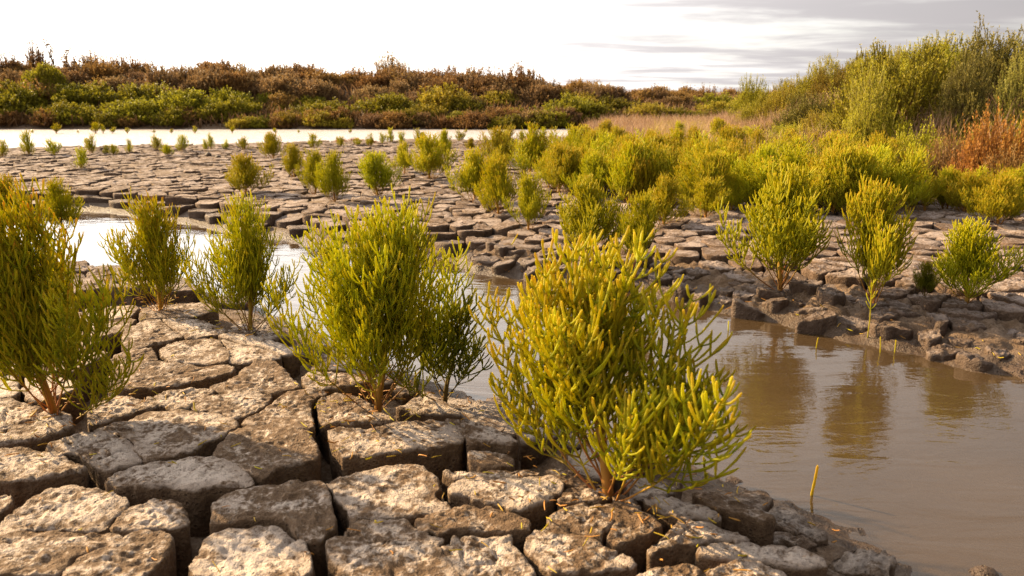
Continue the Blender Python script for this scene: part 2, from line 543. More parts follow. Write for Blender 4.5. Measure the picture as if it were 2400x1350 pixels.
# ------------------------------------------------------------------ cracked mud blocks
C1 = lambda p: [(x / 2.0775, 700 + y / 2.0775) for x, y in p]
C2 = lambda p: [(700 + x / 2.7, 850 + y / 2.7) for x, y in p]
C3 = lambda p: [(1300 + x / 2.1818, 850 + y / 2.1818) for x, y in p]
TRACED = [C1(p) for p in [
    [(600, 150), (690, 105), (770, 95), (815, 125), (895, 175), (840, 195), (740, 215), (630, 238), (590, 210)],
    [(790, 95), (900, 85), (1010, 105), (1100, 150), (1085, 165), (960, 185), (905, 180), (830, 128)],
    [(560, 260), (650, 232), (735, 230), (760, 265), (755, 300), (640, 320), (570, 335), (545, 300)],
    [(770, 235), (880, 195), (970, 180), (1060, 190), (1115, 250), (1105, 308), (960, 310), (830, 303), (795, 265)],
    [(1070, 190), (1180, 215), (1300, 240), (1370, 280), (1300, 298), (1112, 306), (1122, 250)],
    [(1060, 175), (1200, 170), (1290, 185), (1440, 235), (1460, 255), (1380, 270), (1290, 235), (1160, 205)],
    [(525, 385), (590, 335), (720, 312), (860, 312), (1000, 325), (1090, 315), (1150, 330), (1140, 350), (1000, 385), (850, 420), (700, 440), (580, 440), (540, 420)],
    [(1020, 430), (1130, 385), (1200, 330), (1240, 300), (1340, 300), (1395, 340), (1450, 410), (1460, 425), (1330, 455), (1200, 460), (1080, 460)],
    [(425, 550), (470, 490), (540, 462), (620, 462), (720, 490), (760, 515), (640, 545), (540, 580), (430, 605)],
    [(710, 480), (820, 445), (950, 435), (1040, 450), (1010, 465), (955, 490), (925, 525), (850, 535), (770, 510)],
    [(935, 525), (970, 480), (1050, 470), (1150, 462), (1240, 462), (1330, 470), (1310, 500), (1210, 550), (1150, 570), (1060, 545), (945, 535)],
    [(1185, 590), (1290, 545), (1340, 490), (1400, 450), (1500, 440), (1575, 440), (1590, 455), (1540, 480), (1505, 500), (1505, 540), (1530, 600), (1525, 640), (1450, 640), (1260, 610)],
    [(235, 710), (330, 665), (430, 638), (555, 645), (640, 695), (685, 755), (685, 790), (560, 815), (470, 810), (420, 770), (380, 740), (290, 735)],
    [(440, 630), (560, 590), (700, 545), (830, 530), (1000, 545), (1120, 570), (1155, 600), (1090, 660), (1000, 700), (930, 745), (800, 772), (705, 790), (695, 745), (645, 682), (545, 637)],
    [(1045, 740), (1070, 700), (1150, 640), (1230, 608), (1340, 605), (1480, 635), (1515, 660), (1530, 700), (1555, 770), (1470, 800), (1340, 830), (1290, 860), (1180, 830), (1050, 765)],
    [(505, 885), (560, 850), (700, 800), (850, 775), (960, 770), (1080, 775), (1160, 815), (1230, 870), (1225, 890), (1100, 900), (960, 920), (890, 920), (800, 905), (600, 905)],
    [(-160, 520), (0, 500), (60, 495), (200, 540), (340, 560), (350, 620), (290, 650), (150, 680), (0, 700), (-160, 690)],
    [(-120, 760), (0, 730), (120, 730), (260, 745), (330, 775), (420, 810), (435, 830), (300, 860), (120, 880), (0, 885), (-120, 870)],
    [(0, 1085), (30, 1050), (200, 935), (330, 900), (450, 910), (560, 950), (640, 980), (550, 1050), (510, 1105), (400, 1116), (330, 1112), (220, 1100), (0, 1130)],
    [(535, 1090), (590, 1040), (650, 1000), (740, 970), (860, 970), (890, 1010), (910, 1090), (820, 1110), (720, 1115), (640, 1120), (545, 1108)],
    [(-60, 1155), (60, 1132), (250, 1122), (340, 1132), (480, 1128), (590, 1135), (600, 1152), (560, 1175), (470, 1210), (370, 1245), (305, 1310), (285, 1345), (-60, 1345)],
    [(315, 1320), (375, 1262), (480, 1220), (600, 1168), (650, 1130), (800, 1130), (830, 1145), (815, 1220), (780, 1270), (700, 1330), (640, 1400), (300, 1400)],
    [(1045, 980), (1150, 930), (1280, 905), (1420, 885), (1560, 885), (1600, 920), (1615, 1000), (1640, 1090), (1600, 1130), (1560, 1180), (1480, 1170), (1430, 1140), (1400, 1062), (1290, 1050), (1150, 1076), (1040, 1088)],
    [(1000, 1140), (1110, 1108), (1250, 1096), (1370, 1096), (1400, 1156), (1470, 1170), (1500, 1215), (1520, 1280), (1530, 1360), (1300, 1390), (1100, 1380), (910, 1300), (900, 1270), (980, 1200)],
]] + [C2(p) for p in [
    [(20, 80), (90, 45), (240, 50), (440, 80), (420, 110), (260, 130), (150, 150), (60, 145)],
    [(115, 240), (150, 200), (250, 185), (400, 215), (470, 280), (600, 345), (590, 360), (480, 375), (330, 385), (140, 380)],
    [(185, 430), (230, 400), (500, 405), (600, 370), (700, 350), (880, 350), (1000, 380), (1045, 460), (1037, 495), (900, 520), (700, 545), (560, 560), (400, 575), (290, 590), (250, 550), (210, 490)],
    [(910, 350), (1060, 370), (1200, 400), (1330, 455), (1390, 490), (1370, 510), (1230, 490), (1062, 505), (1060, 455), (1012, 378)],
    [(170, 750), (260, 690), (420, 670), (560, 640), (700, 620), (780, 650), (830, 690), (890, 740), (890, 780), (855, 810), (900, 850), (975, 890), (960, 905), (830, 935), (700, 958), (500, 960), (400, 965), (330, 985), (290, 900), (240, 830)],
    [(950, 790), (1010, 745), (1200, 742), (1330, 738), (1480, 718), (1600, 712), (1660, 750), (1680, 790), (1628, 830), (1600, 860), (1480, 895), (1400, 920), (1280, 890), (1150, 860), (1040, 830), (970, 820)],
    [(920, 690), (1080, 690), (1300, 685), (1500, 675), (1535, 690), (1500, 705), (1330, 725), (1150, 732), (1000, 730)],
    [(1545, 670), (1600, 650), (1700, 665), (1830, 720), (1880, 745), (1790, 752), (1700, 768), (1620, 718)],
    [(1645, 835), (1700, 785), (1820, 765), (1920, 790), (1960, 830), (1900, 850), (1800, 865), (1650, 885)],
    [(720, 995), (800, 962), (900, 932), (1030, 907), (1150, 915), (1280, 930), (1400, 970), (1460, 1010), (1440, 1050), (1370, 1065), (1330, 1072), (1200, 1062), (1040, 1058), (960, 1064), (890, 1095), (780, 1055), (740, 1030)],
    [(960, 1086), (1080, 1070), (1250, 1080), (1340, 1085), (1340, 1130), (1400, 1190), (1450, 1240), (1480, 1290), (1500, 1340), (1300, 1400), (1100, 1400), (1010, 1310), (950, 1230), (900, 1170), (955, 1125)],
    [(170, 1150), (280, 1085), (340, 1010), (450, 985), (600, 990), (690, 980), (710, 1035), (780, 1075), (870, 1112), (935, 1115), (880, 1150), (890, 1200), (960, 1290), (1030, 1345), (1000, 1420), (250, 1420), (220, 1270), (175, 1200)],
    [(1440, 1110), (1480, 1040), (1580, 1015), (1700, 1035), (1750, 1065), (1830, 1085), (1900, 1130), (2020, 1180), (2100, 1220), (2150, 1260), (2060, 1290), (1900, 1300), (1730, 1320), (1590, 1310), (1530, 1220), (1440, 1160)],
    [(1580, 985), (1640, 915), (1820, 875), (1900, 905), (2000, 960), (1978, 1020), (1928, 1050), (1915, 1105), (1820, 1068), (1700, 1018), (1600, 1000)],
]] + [C3(p) for p in [
    [(190, 715), (300, 700), (420, 730), (520, 790), (575, 830), (500, 860), (400, 900), (330, 915), (256, 885), (306, 830), (316, 800), (256, 760)],
    [(470, 960), (550, 910), (600, 850), (650, 795), (740, 805), (850, 850), (940, 885), (990, 898), (960, 912), (850, 912), (725, 925), (640, 930), (560, 950), (500, 990)],
    [(735, 940), (870, 918), (1000, 912), (1150, 922), (1280, 940), (1400, 1000), (1390, 1025), (1200, 1040), (985, 1000), (850, 990), (740, 965)],
    [(760, 1070), (860, 1030), (960, 1010), (1070, 1030), (1200, 1090), (1240, 1130), (700, 1130)],
    [(420, 1090), (560, 1055), (680, 1050), (745, 1070), (690, 1130), (400, 1130)],
    [(450, 700), (500, 660), (620, 680), (720, 720), (830, 770), (860, 800), (800, 800), (700, 790), (640, 790), (540, 760)],
    [(300, 670), (340, 660), (420, 690), (450, 730), (400, 735), (330, 705)],
    [(700, 650), (790, 640), (900, 690), (1040, 740), (1130, 790), (1060, 800), (900, 760), (780, 720)],
    [(1000, 770), (1130, 752), (1260, 792), (1390, 850), (1410, 885), (1340, 895), (1200, 850), (1080, 812)],
    [(1430, 970), (1560, 935), (1690, 945), (1740, 990), (1730, 1055), (1600, 1075), (1450, 1040)],
    [(1240, 1050), (1400, 1035), (1560, 1085), (1620, 1150), (1300, 1160)],
    [(880, 850), (1000, 840), (1140, 850), (1280, 880), (1350, 920), (1280, 930), (1100, 905), (960, 885)],
]]


def chaikin(P, n=1):
    P = np.asarray(P, float)
    for _ in range(n):
        Qn = np.roll(P, -1, 0)
        P = np.stack([0.87 * P + 0.13 * Qn, 0.13 * P + 0.87 * Qn], 1).reshape(-1, P.shape[1])
    return P


def resample(P, n):
    C = np.vstack([P, P[:1]])
    s = np.concatenate([[0], np.cumsum(np.linalg.norm(np.diff(C, axis=0), axis=1))])
    t = np.linspace(0, s[-1], n, endpoint=False)
    return np.stack([np.interp(t, s, C[:, k]) for k in range(P.shape[1])], 1)


def star_center(P):
    """a point that sees the whole outline as well as possible"""
    nxt = np.roll(P, -1, 0)
    area = 0.5 * np.sum(P[:, 0] * nxt[:, 1] - nxt[:, 0] * P[:, 1])
    if area < 0:
        P = P[::-1]; nxt = np.roll(P, -1, 0)
    lo, hi = P.min(0), P.max(0)
    cand = np.vstack([P.mean(0)[None], lo + (hi - lo) * np.random.default_rng(1).random((220, 2))])
    e = nxt - P
    L = np.linalg.norm(e, axis=1) + 1e-9
    cr = (e[None, :, 0] * (cand[:, None, 1] - P[None, :, 1]) - e[None, :, 1] * (cand[:, None, 0] - P[None, :, 0])) / L
    return cand[np.argmax(cr.min(1))], P


def block_geo(P, zt, depth, N, K, amp, tilt=(0, 0), seed=0.0, drop=None):
    """a dried block of mud: ragged sides, a rounded lip and a pitted top"""
    P = resample(chaikin(P[:, :2], 2), N)
    c, P = star_center(P)
    P = resample(P, N)
    rag = fbm(P[:, 0] * 45, P[:, 1] * 45, o=3) * 0.006 * amp + fbm(P[:, 0] * 14, P[:, 1] * 14, o=2) * 0.006 * amp
    v = c - P
    r = np.linalg.norm(v, axis=1)[:, None] + 1e-9
    u = v / r
    size = float(np.median(r))
    P = P + u * (rag[:, None] - 0.0025 * (depth > 0.08))
    rim = min(0.0060, size * 0.15)
    prof = [(0.004, -depth), (0.001, -depth * 0.55), (0.0, -depth * 0.25), (0.0, -0.55 * rim - 0.003), (rim * 0.22, -0.20 * rim), (rim * 0.65, -0.03 * rim)]
    tops = [(1 - (k / K) ** 0.9) for k in range(0, K)][0:]
    rings, isTop = [], []
    for off, z in prof:
        q = P + u * off
        rings.append(np.column_stack([q, np.full(N, z)])); isTop.append(0.0 if z < -0.3 * rim - 0.003 else 0.51)
    Pin = P + u * np.minimum(rim * 1.2, r * 0.5)
    for f in tops:
        q = c + (Pin - c) * f
        rings.append(np.column_stack([q, np.zeros(N)])); isTop.append(0.55 + 0.45 * min(1.0, (1 - f) * 3.0))
    V = np.vstack(rings)
    tp = np.repeat(isTop, N)
    V = np.vstack([V, [[c[0], c[1], 0]]]); tp = np.append(tp, 1.0)
    x, y, z = V.T
    # sides: ragged, streaked
    sidew = (tp < 0.5).astype(float)
    sn = fbm(x * 70, y * 70, z * 35 + seed, o=3) * 0.005 * amp
    dirs = np.vstack([np.tile(u, (len(rings), 1)), [[0, 0]]])
    x = x + dirs[:, 0] * sn * (0.35 + 0.65 * sidew); y = y + dirs[:, 1] * sn * (0.35 + 0.65 * sidew)
    # top: bumps and pits
    up = np.where(tp > 0.5, 1.0, 0.0)
    b = fbm(x * 26, y * 26, o=2) * 0.0030 + fbm(x * 85, y * 85, o=3) * 0.0042 + fbm(x * 7, y * 7, o=2) * 0.0035
    pw, pi_ = worley(x * 70, y * 70, 9)
    b = b - np.clip(1 - pw * 2.2, 0, 1) * (pi_ > 0.5) * 0.0034
    hair = np.abs(fbm(x * 5.5 + 3, y * 5.5, o=3)); gate = sstep(-0.05, 0.15, fbm(x * 2.3 + 7, y * 2.3 + 1, o=2))
    b = b - (1 - sstep(0.0, 0.022, hair)) * gate * 0.007
    z = z + up * b * amp
    z = z + zt + tilt[0] * (x - c[0]) + tilt[1] * (y - c[1])
    if drop is not None:
        z = z + drop(x, y)
    nr = len(rings)
    i = np.arange(N); j = (i + 1) % N
    q = np.concatenate([np.stack([k * N + i, k * N + j, (k + 1) * N + j, (k + 1) * N + i], 1) for k in range(nr - 1)])
    t = np.stack([(nr - 1) * N + i, (nr - 1) * N + j, np.full(N, nr * N)], 1)
    return np.column_stack([x, y, z]), q, t, tp


def block_obj(P, zt, depth, N, K, amp, tilt, mat, rnd, wetv=0.0):
    V, q, t, tp = block_geo(P, zt, depth, N, K, amp, tilt, rnd * 10)
    o3 = V.mean(0); o3[2] = zt
    tn = np.stack([tp, np.full(len(V), wetv), np.full(len(V), rnd)], 1)
    me = mesh_np('mud_block', V - o3, q, t, tn)
    o = link('mud_block', me, mat, mudflat)
    o.location = o3
    return o


n_block = 0
TR = []
for k, px in enumerate(TRACED):
    P = np.array([at(x, y, 0.0)[:2] for x, y in px])
    TR.append(P)
    r_ = random.random()
    tl = (random.uniform(-0.02, 0.02), random.uniform(-0.02, 0.02))
    dsh = float(shore_d(np.array([P[:, 0].mean()]), np.array([P[:, 1].mean()]))[0])
    wv = float(np.clip(0.75 - dsh / 0.16, 0, 0.7))
    low_ = k >= len(TRACED) - 4
    if low_:
        P = np.array([at(x, y, -0.04)[:2] for x, y in px])
    block_obj(P, -0.042 if low_ else random.uniform(-0.004, 0.002), 0.095, 100, 16, 1.6 if low_ else 1.0, tl, M_mud if low_ else M_block, r_, 0.45 if low_ else wv)
    n_block += 1


def clip_half(poly, m, nrm):
    out = []
    n = len(poly)
    for i in range(n):
        a, b = poly[i], poly[(i + 1) % n]
        da = (a[0] - m[0]) * nrm[0] + (a[1] - m[1]) * nrm[1]
        db = (b[0] - m[0]) * nrm[0] + (b[1] - m[1]) * nrm[1]
        if da <= 0:
            out.append(a)
        if da * db < 0:
            t = da / (da - db)
            out.append((a[0] + (b[0] - a[0]) * t, a[1] + (b[1] - a[1]) * t))
    return out


def voronoi(x0, x1, y0, y1, s, seed):
    rg = np.random.default_rng(seed)
    gx, gy = int((x1 - x0) / s) + 1, int((y1 - y0) / s) + 1
    pts = {}
    for i in range(gx):
        for j in range(gy):
            pts[i, j] = (x0 + (i + 0.5 * (j % 2) + rg.uniform(-0.44, 0.44)) * s, y0 + (j + rg.uniform(-0.44, 0.44)) * s)
    cells = []
    for (i, j), p in pts.items():
        yield_ = [(p[0] - 2 * s, p[1] - 2 * s), (p[0] + 2 * s, p[1] - 2 * s), (p[0] + 2 * s, p[1] + 2 * s), (p[0] - 2 * s, p[1] + 2 * s)]
        nb = [pts[i + a, j + b] for a in (-2, -1, 0, 1, 2) for b in (-2, -1, 0, 1, 2) if (a or b) and (i + a, j + b) in pts]
        if len(nb) < 24:
            continue
        for q in sorted(nb, key=lambda q: (q[0] - p[0]) ** 2 + (q[1] - p[1]) ** 2)[:16]:
            nn = (q[0] - p[0], q[1] - p[1])
            yield_ = clip_half(yield_, ((p[0] + q[0]) / 2, (p[1] + q[1]) / 2), nn)
            if len(yield_) < 3:
                break
        if len(yield_) >= 3:
            cells.append((p, np.array(yield_)))
    return cells


def shrink(P, g):
    c = P.mean(0)
    v = P - c
    r = np.linalg.norm(v, axis=1)[:, None]
    return c + v * np.maximum(1 - g / r, 0.4)


allTR = np.vstack(TR)
near_cells, mid_cells = [], []
for p, P in voronoi(-2.2, 1.2, 0.35, 2.6, 0.155, 5):
    c = P.mean(0)
    if not (abs(c[0]) < 0.75 * c[1] + 0.5):
        continue
    Ps = shrink(P, 0.012)
    d = shore_d(Ps[:, 0], Ps[:, 1])
    if d.min() < 0.05 or sdf_poly(POOL, c[:1], c[1:])[0] < 0 or c[1] > 2.3:
        continue
    bad = False
    for T in TR:
        if abs(T[:, 0].mean() - c[0]) > 0.45 or abs(T[:, 1].mean() - c[1]) > 0.45:
            continue
        if sdf_poly(T, Ps[:, 0], Ps[:, 1]).min() < 0.004 or sdf_poly(Ps, T[:, 0], T[:, 1]).min() < 0.004 or sdf_poly(T, c[:1], c[1:])[0] < 0.01:
            bad = True; break
    if not bad:
        near_cells.append(Ps)
# fill what is left between traced blocks and cells with smaller pieces
for p, P in voronoi(-2.2, 1.2, 0.35, 2.6, 0.075, 15):
    c = P.mean(0)
    if not (abs(c[0]) < 0.75 * c[1] + 0.3):
        continue
    Ps = shrink(P, 0.008)
    if shore_d(Ps[:, 0], Ps[:, 1]).min() < 0.06 or c[1] > 2.3:
        continue
    bad = False
    for T in TR + near_cells:
        if abs(T[:, 0].mean() - c[0]) > 0.45 or abs(T[:, 1].mean() - c[1]) > 0.45:
            continue
        if sdf_poly(T, Ps[:, 0], Ps[:, 1]).min() < 0.006 or sdf_poly(T, c[:1], c[1:])[0] < 0.015:
            bad = True; break
    if not bad:
        near_cells.append(Ps)
for Ps in near_cells:
    c = Ps.mean(0)
    d = float(shore_d(c[:1], c[1:])[0])
    block_obj(Ps, -0.004 - 0.045 * (1 - float(sstep(0.05, 0.3, d))) + random.uniform(-0.006, 0.002), 0.09, 44, 7, 1.0,
              (random.uniform(-0.05, 0.05), random.uniform(-0.05, 0.05)), M_block, random.random(), 0.5 * (1 - float(sstep(0.05, 0.25, d))))
    n_block += 1
print('near blocks', n_block)

rg = np.random.default_rng(11)
for p, P in voronoi(-7.5, 6.5, 2.0, 10.5, 0.128, 21):
    c = P.mean(0)
    if abs(c[0]) > 0.68 * c[1] + 0.9 or c[1] + 0.25 * c[0] < 2.15:
        continue
    if hill_h(c[:1], c[1:])[0] > 0.08:
        continue
    d = float(shore_d(c[:1], c[1:])[0])
    if d < (0.22 if c[0] > -0.1 and c[1] < 4 else 0.05) or sdf_poly(LAGOON, c[:1], c[1:])[0] < 0.1:
        continue
    mid_cells.append((c[1] + 0.15 * abs(c[0]), shrink(P, rg.uniform(0.0025, 0.007)), d, False))
for p, P in voronoi(-0.3, 3.2, 1.2, 3.6, 0.085, 33):
    c = P.mean(0)
    if abs(c[0]) > 0.68 * c[1] + 0.5 or c[1] + 0.25 * c[0] < 2.15 or rg.random() < 0.12:
        continue
    d = float(shore_d(c[:1], c[1:])[0])
    if -0.005 < d < 0.24:
        mid_cells.append((c[1] + 0.15 * abs(c[0]), shrink(P, rg.uniform(0.004, 0.012)), max(d, 0.001), True))
mid_cells.sort(key=lambda t: t[0])
Vs, Qs, Ts, Tn, off = [], [], [], [], 0
for k, (_, Ps, d, small) in enumerate(mid_cells):
    if d < 0 or len(Ps) == 0:
        continue
    fade = 1 - float(sstep(0.08, 0.5, d)) if Ps[:, 0].mean() > -0.1 else 1 - float(sstep(0.03, 0.25, d))
    zt = -0.050 * fade + rg.uniform(-0.012, 0.004)
    tl = (rg.normal(0, 0.045), rg.normal(0, 0.045))
    if small:
        cc = Ps.mean(0)
        zt = float(ground_h(cc[:1], cc[1:])[0][0]) + rg.uniform(0.004, 0.020)
        tl = (rg.normal(0, 0.13), rg.normal(0, 0.13))
    rnd, wv = rg.random(), 0.5 * fade
    if n_block < 300:
        block_obj(Ps, zt, 0.07, 36, 6, 1.4, tl, M_flat, rnd, wv)
        n_block += 1
    else:
        V, q, t, tp = block_geo(Ps, zt, 0.06, 12, 2, 1.7, tl, rnd * 10)
        Vs.append(V); Qs.append(q + off); Ts.append(t + off)
        Tn.append(np.stack([tp, np.full(len(V), wv), np.full(len(V), rnd)], 1)); off += len(V)
kind(link('cracked_mud', mesh_np('cracked_mud', np.vstack(Vs), np.vstack(Qs), np.vstack(Ts), np.vstack(Tn)), M_flat, mudflat), 'stuff')
print('mid cells', len(mid_cells))


# ------------------------------------------------------------------ glasswort
def unit(v):
    return v / (np.linalg.norm(v, axis=-1, keepdims=True) + 1e-12)


def grow(p0, d0, L, n, up, bend, wob, rg):
    """T curved lines of n points that turn towards up"""
    T = len(p0)
    pts = np.zeros((T, n, 3)); pts[:, 0] = p0
    d = unit(d0)
    st = (L / (n - 1))[:, None]
    for k in range(1, n):
        d = unit(d + up * (bend[:, None] / (n - 1)) + rg.normal(0, wob, (T, 3)))
        pts[:, k] = pts[:, k - 1] + d * st
    return pts


def tubes(pts, rad, sides, tip, wood, rnd, blunt=True):
    """pts T,n,3; rad T,n; tip, wood T,n; rnd T -> verts, quads, tone; the last ring closes to a point"""
    T, n, _ = pts.shape
    if n > 3 and blunt:
        pts = pts.copy(); pts[:, -1] = pts[:, -2] + (pts[:, -1] - pts[:, -2]) * 0.45
    tan = unit(np.gradient(pts, axis=1))
    ref = np.where(np.abs(tan[:, :1, 2:3]) > 0.8, np.array([1.0, 0, 0]), np.array([0, 0, 1.0]))
    a = unit(np.cross(tan, np.broadcast_to(ref, tan.shape)))
    b = np.cross(tan, a)
    th = np.arange(sides) * 2 * math.pi / sides
    ring = a[:, :, None] * np.cos(th)[None, None, :, None] + b[:, :, None] * np.sin(th)[None, None, :, None]
    V = pts[:, :, None] + ring * rad[:, :, None, None]
    idx = np.arange(T * n * sides).reshape(T, n, sides)
    q = np.stack([idx[:, :-1], np.roll(idx[:, :-1], -1, 2), np.roll(idx[:, 1:], -1, 2), idx[:, 1:]], -1).reshape(-1, 4)
    tone = np.stack([np.repeat(tip[:, :, None], sides, 2), np.repeat(wood[:, :, None], sides, 2),
                     np.broadcast_to(rnd[:, None, None], (T, n, sides))], -1).reshape(-1, 3)
    return V.reshape(-1, 3), q, tone


def knobby(n, r0, r1):
    s = np.linspace(0, 1, n)
    r = r0 + (r1 - r0) * np.sin(s * math.pi * 0.6) / 0.96
    r = r * (1 + 0.08 * np.cos(np.arange(n) * math.pi))
    r[-2] *= 0.95; r[-1] *= 0.45
    return r


def glasswort(seed, H, Wd, n_nodes=11, lean=(0, 0), r=0.0038, dens=1.0, flat=0.0, low=0.05, tert=True, n2=6, sides=5, spread=1.0):
    """returns a dict of tube sets: stem, then per branch number its tubes"""
    rg = np.random.default_rng(seed)
    up = unit(np.array([lean[0], lean[1], 1.0]))
    stem = grow(np.array([[0, 0, -0.04]]), np.array([[lean[0] * 0.3 + rg.normal(0, 0.06), lean[1] * 0.3, 1.0]]), np.array([H * 0.62 + 0.04]), 14, up, np.array([0.3]), 0.045, rg)
    S = stem[0]
    # primaries, opposite pairs, longer and more spreading low down
    fr, az = [], []
    a0 = rg.uniform(0, math.pi)
    for k in range(n_nodes):
        f = low + (0.94 - low) * (k / (n_nodes - 1)) ** 1.7
        a = a0 + k * (math.pi / 2) * (1 - flat) + rg.normal(0, 0.3)
        for sgn in (0, 1):
            fr.append(np.clip(f + rg.normal(0, 0.015), 0.04, 0.97)); az.append(a + sgn * math.pi + rg.normal(0, 0.2))
    fr, az = np.array(fr), np.array(az)
    T1 = len(fr)
    p0 = np.stack([np.interp(fr, np.linspace(0, 1, 14), S[:, k]) for k in range(3)], 1)
    th = np.radians(np.clip(60 - 34 * fr, 18, 80)) * spread * (Wd / H / 0.85) ** 0.5 * rg.uniform(0.35, 1.12, T1)
    L1 = H * (0.86 - 0.50 * fr) * rg.uniform(0.62, 1.12, T1)
    d0 = np.stack([np.sin(th) * np.cos(az), np.sin(th) * np.sin(az), np.cos(th)], 1)
    n1 = 14
    B = grow(p0, d0, L1, n1, up, rg.uniform(0.7, 1.2, T1), 0.05, rg)
    sets = []
    # secondaries
    P2, D2, LL2, I2 = [], [], [], []
    for i in range(T1):
        nn = max(3, int(round(L1[i] / 0.019 * dens)))
        ss = np.linspace(0.14 + 0.24 * max(0, 1 - 2.5 * fr[i]), 0.95, nn) + rg.normal(0, 0.01, nn)
        ph = rg.uniform(0, math.pi)
        for k, s in enumerate(ss):
            x = s * (n1 - 1); k0 = min(int(x), n1 - 2)
            p = B[i, k0] + (B[i, k0 + 1] - B[i, k0]) * (x - k0)
            t = unit(B[i, k0 + 1] - B[i, k0])
            e1 = unit(np.cross(t, [0.3, 0.2, 1.0])); e2 = np.cross(t, e1)
            a = ph + k * math.pi / 2
            for sg in (1, -1):
                if rg.random() < 0.08:
                    continue
                o = (e1 * math.cos(a) + e2 * math.sin(a)) * sg
                P2.append(p); D2.append(t * 0.50 + o * 0.86)
                LL2.append((0.030 + 0.125 * (1 - s) ** 0.8) * rg.uniform(0.6, 1.3) * (0.6 + 0.8 * H)); I2.append(i)
    P2, D2, LL2, I2 = np.array(P2), np.array(D2), np.array(LL2), np.array(I2)
    C = grow(P2, D2, LL2, n2, up, rg.uniform(1.3, 2.6, len(P2)), 0.05, rg)
    # tertiaries on the longer side shoots
    P3, D3, L3, I3, J3 = [], [], [], [], []
    if tert:
        for j in np.where(LL2 > 0.058)[0]:
            for s in (0.35, 0.62):
                if rg.random() < 0.15:
                    continue
                k0 = int(s * (n2 - 1))
                t = unit(C[j, k0 + 1] - C[j, k0])
                e = unit(np.cross(t, rg.normal(0, 1, 3)))
                for sg in (1, -1):
                    P3.append(C[j, k0]); D3.append(t * 0.5 + e * sg * 0.9); L3.append(LL2[j] * rg.uniform(0.3, 0.55)); I3.append(I2[j]); J3.append(j)
    out = dict(stem=(stem, np.linspace(0.0085, 0.0045, 14)[None] * (H / 0.42) ** 0.6, np.full((1, 14), 0.3), np.linspace(1, 0.35, 14)[None], np.array([0.5])))
    s1 = np.linspace(0, 1, n1)
    hr = np.clip(1.1 - p0[:, 2] / H * 1.5, 0.15, 1.0)
    w1 = np.clip(hr[:, None] * (1.25 - 1.9 * s1[None]), 0, 1)
    r1 = np.stack([knobby(n1, r * 0.85, r * 0.92)] * T1)
    out['prim'] = (B, r1, np.broadcast_to(s1 ** 2, (T1, n1)).copy(), w1, rg.random(T1))
    s2 = np.linspace(0, 1, n2)
    rr = knobby(n2, r * 0.72, r)
    hz = np.clip(P2[:, 2] / H, 0, 1)
    out['sec'] = (C, rr[None] * rg.uniform(0.85, 1.15, (len(C), 1)), np.clip(s2[None] * (0.62 + 0.45 * hz[:, None]), 0, 1), np.clip(0.7 - hz[:, None] * 2.4, 0, 1) * (1 - s2[None]), rg.random(len(C)), I2)
    if len(P3):
        n3 = max(5, n2 - 2)
        s3 = np.linspace(0, 1, n3)
        Dd = grow(np.array(P3), np.array(D3), np.array(L3), n3, up, rg.uniform(1.7, 2.6, len(P3)), 0.05, rg)
        hz3 = np.clip(np.array(P3)[:, 2] / H, 0, 1)
        out['ter'] = (Dd, knobby(n3, r * 0.72, r * 0.95)[None] * rg.uniform(0.85, 1.1, (len(Dd), 1)), np.clip(s3[None] * (0.62 + 0.45 * hz3[:, None]), 0, 1), np.zeros((len(Dd), n3)), rg.random(len(Dd)), np.array(I3), np.array(J3))
    out['T1'] = T1
    allp = np.concatenate([out[k][0].reshape(-1, 3) for k in ('prim', 'sec', 'ter') if k in out])
    out['H'] = float(allp[:, 2].max()); out['W'] = float(np.percentile(allp[:, 0], 99.85) - np.percentile(allp[:, 0], 0.15))
    out['W2'] = float(2 * np.percentile(np.hypot(allp[:, 0], allp[:, 1]), 97))
    out['sides'] = sides
    return out


def join_sets(parts):
    Vs, Qs, Ts, off = [], [], [], 0
    for V, q, t in parts:
        Vs.append(V); Qs.append(q + off); Ts.append(t); off += len(V)
    return np.vstack(Vs), np.vstack(Qs), np.vstack(Ts)


def sel(tset, m):
    return tuple(a[m] for a in tset[:5])


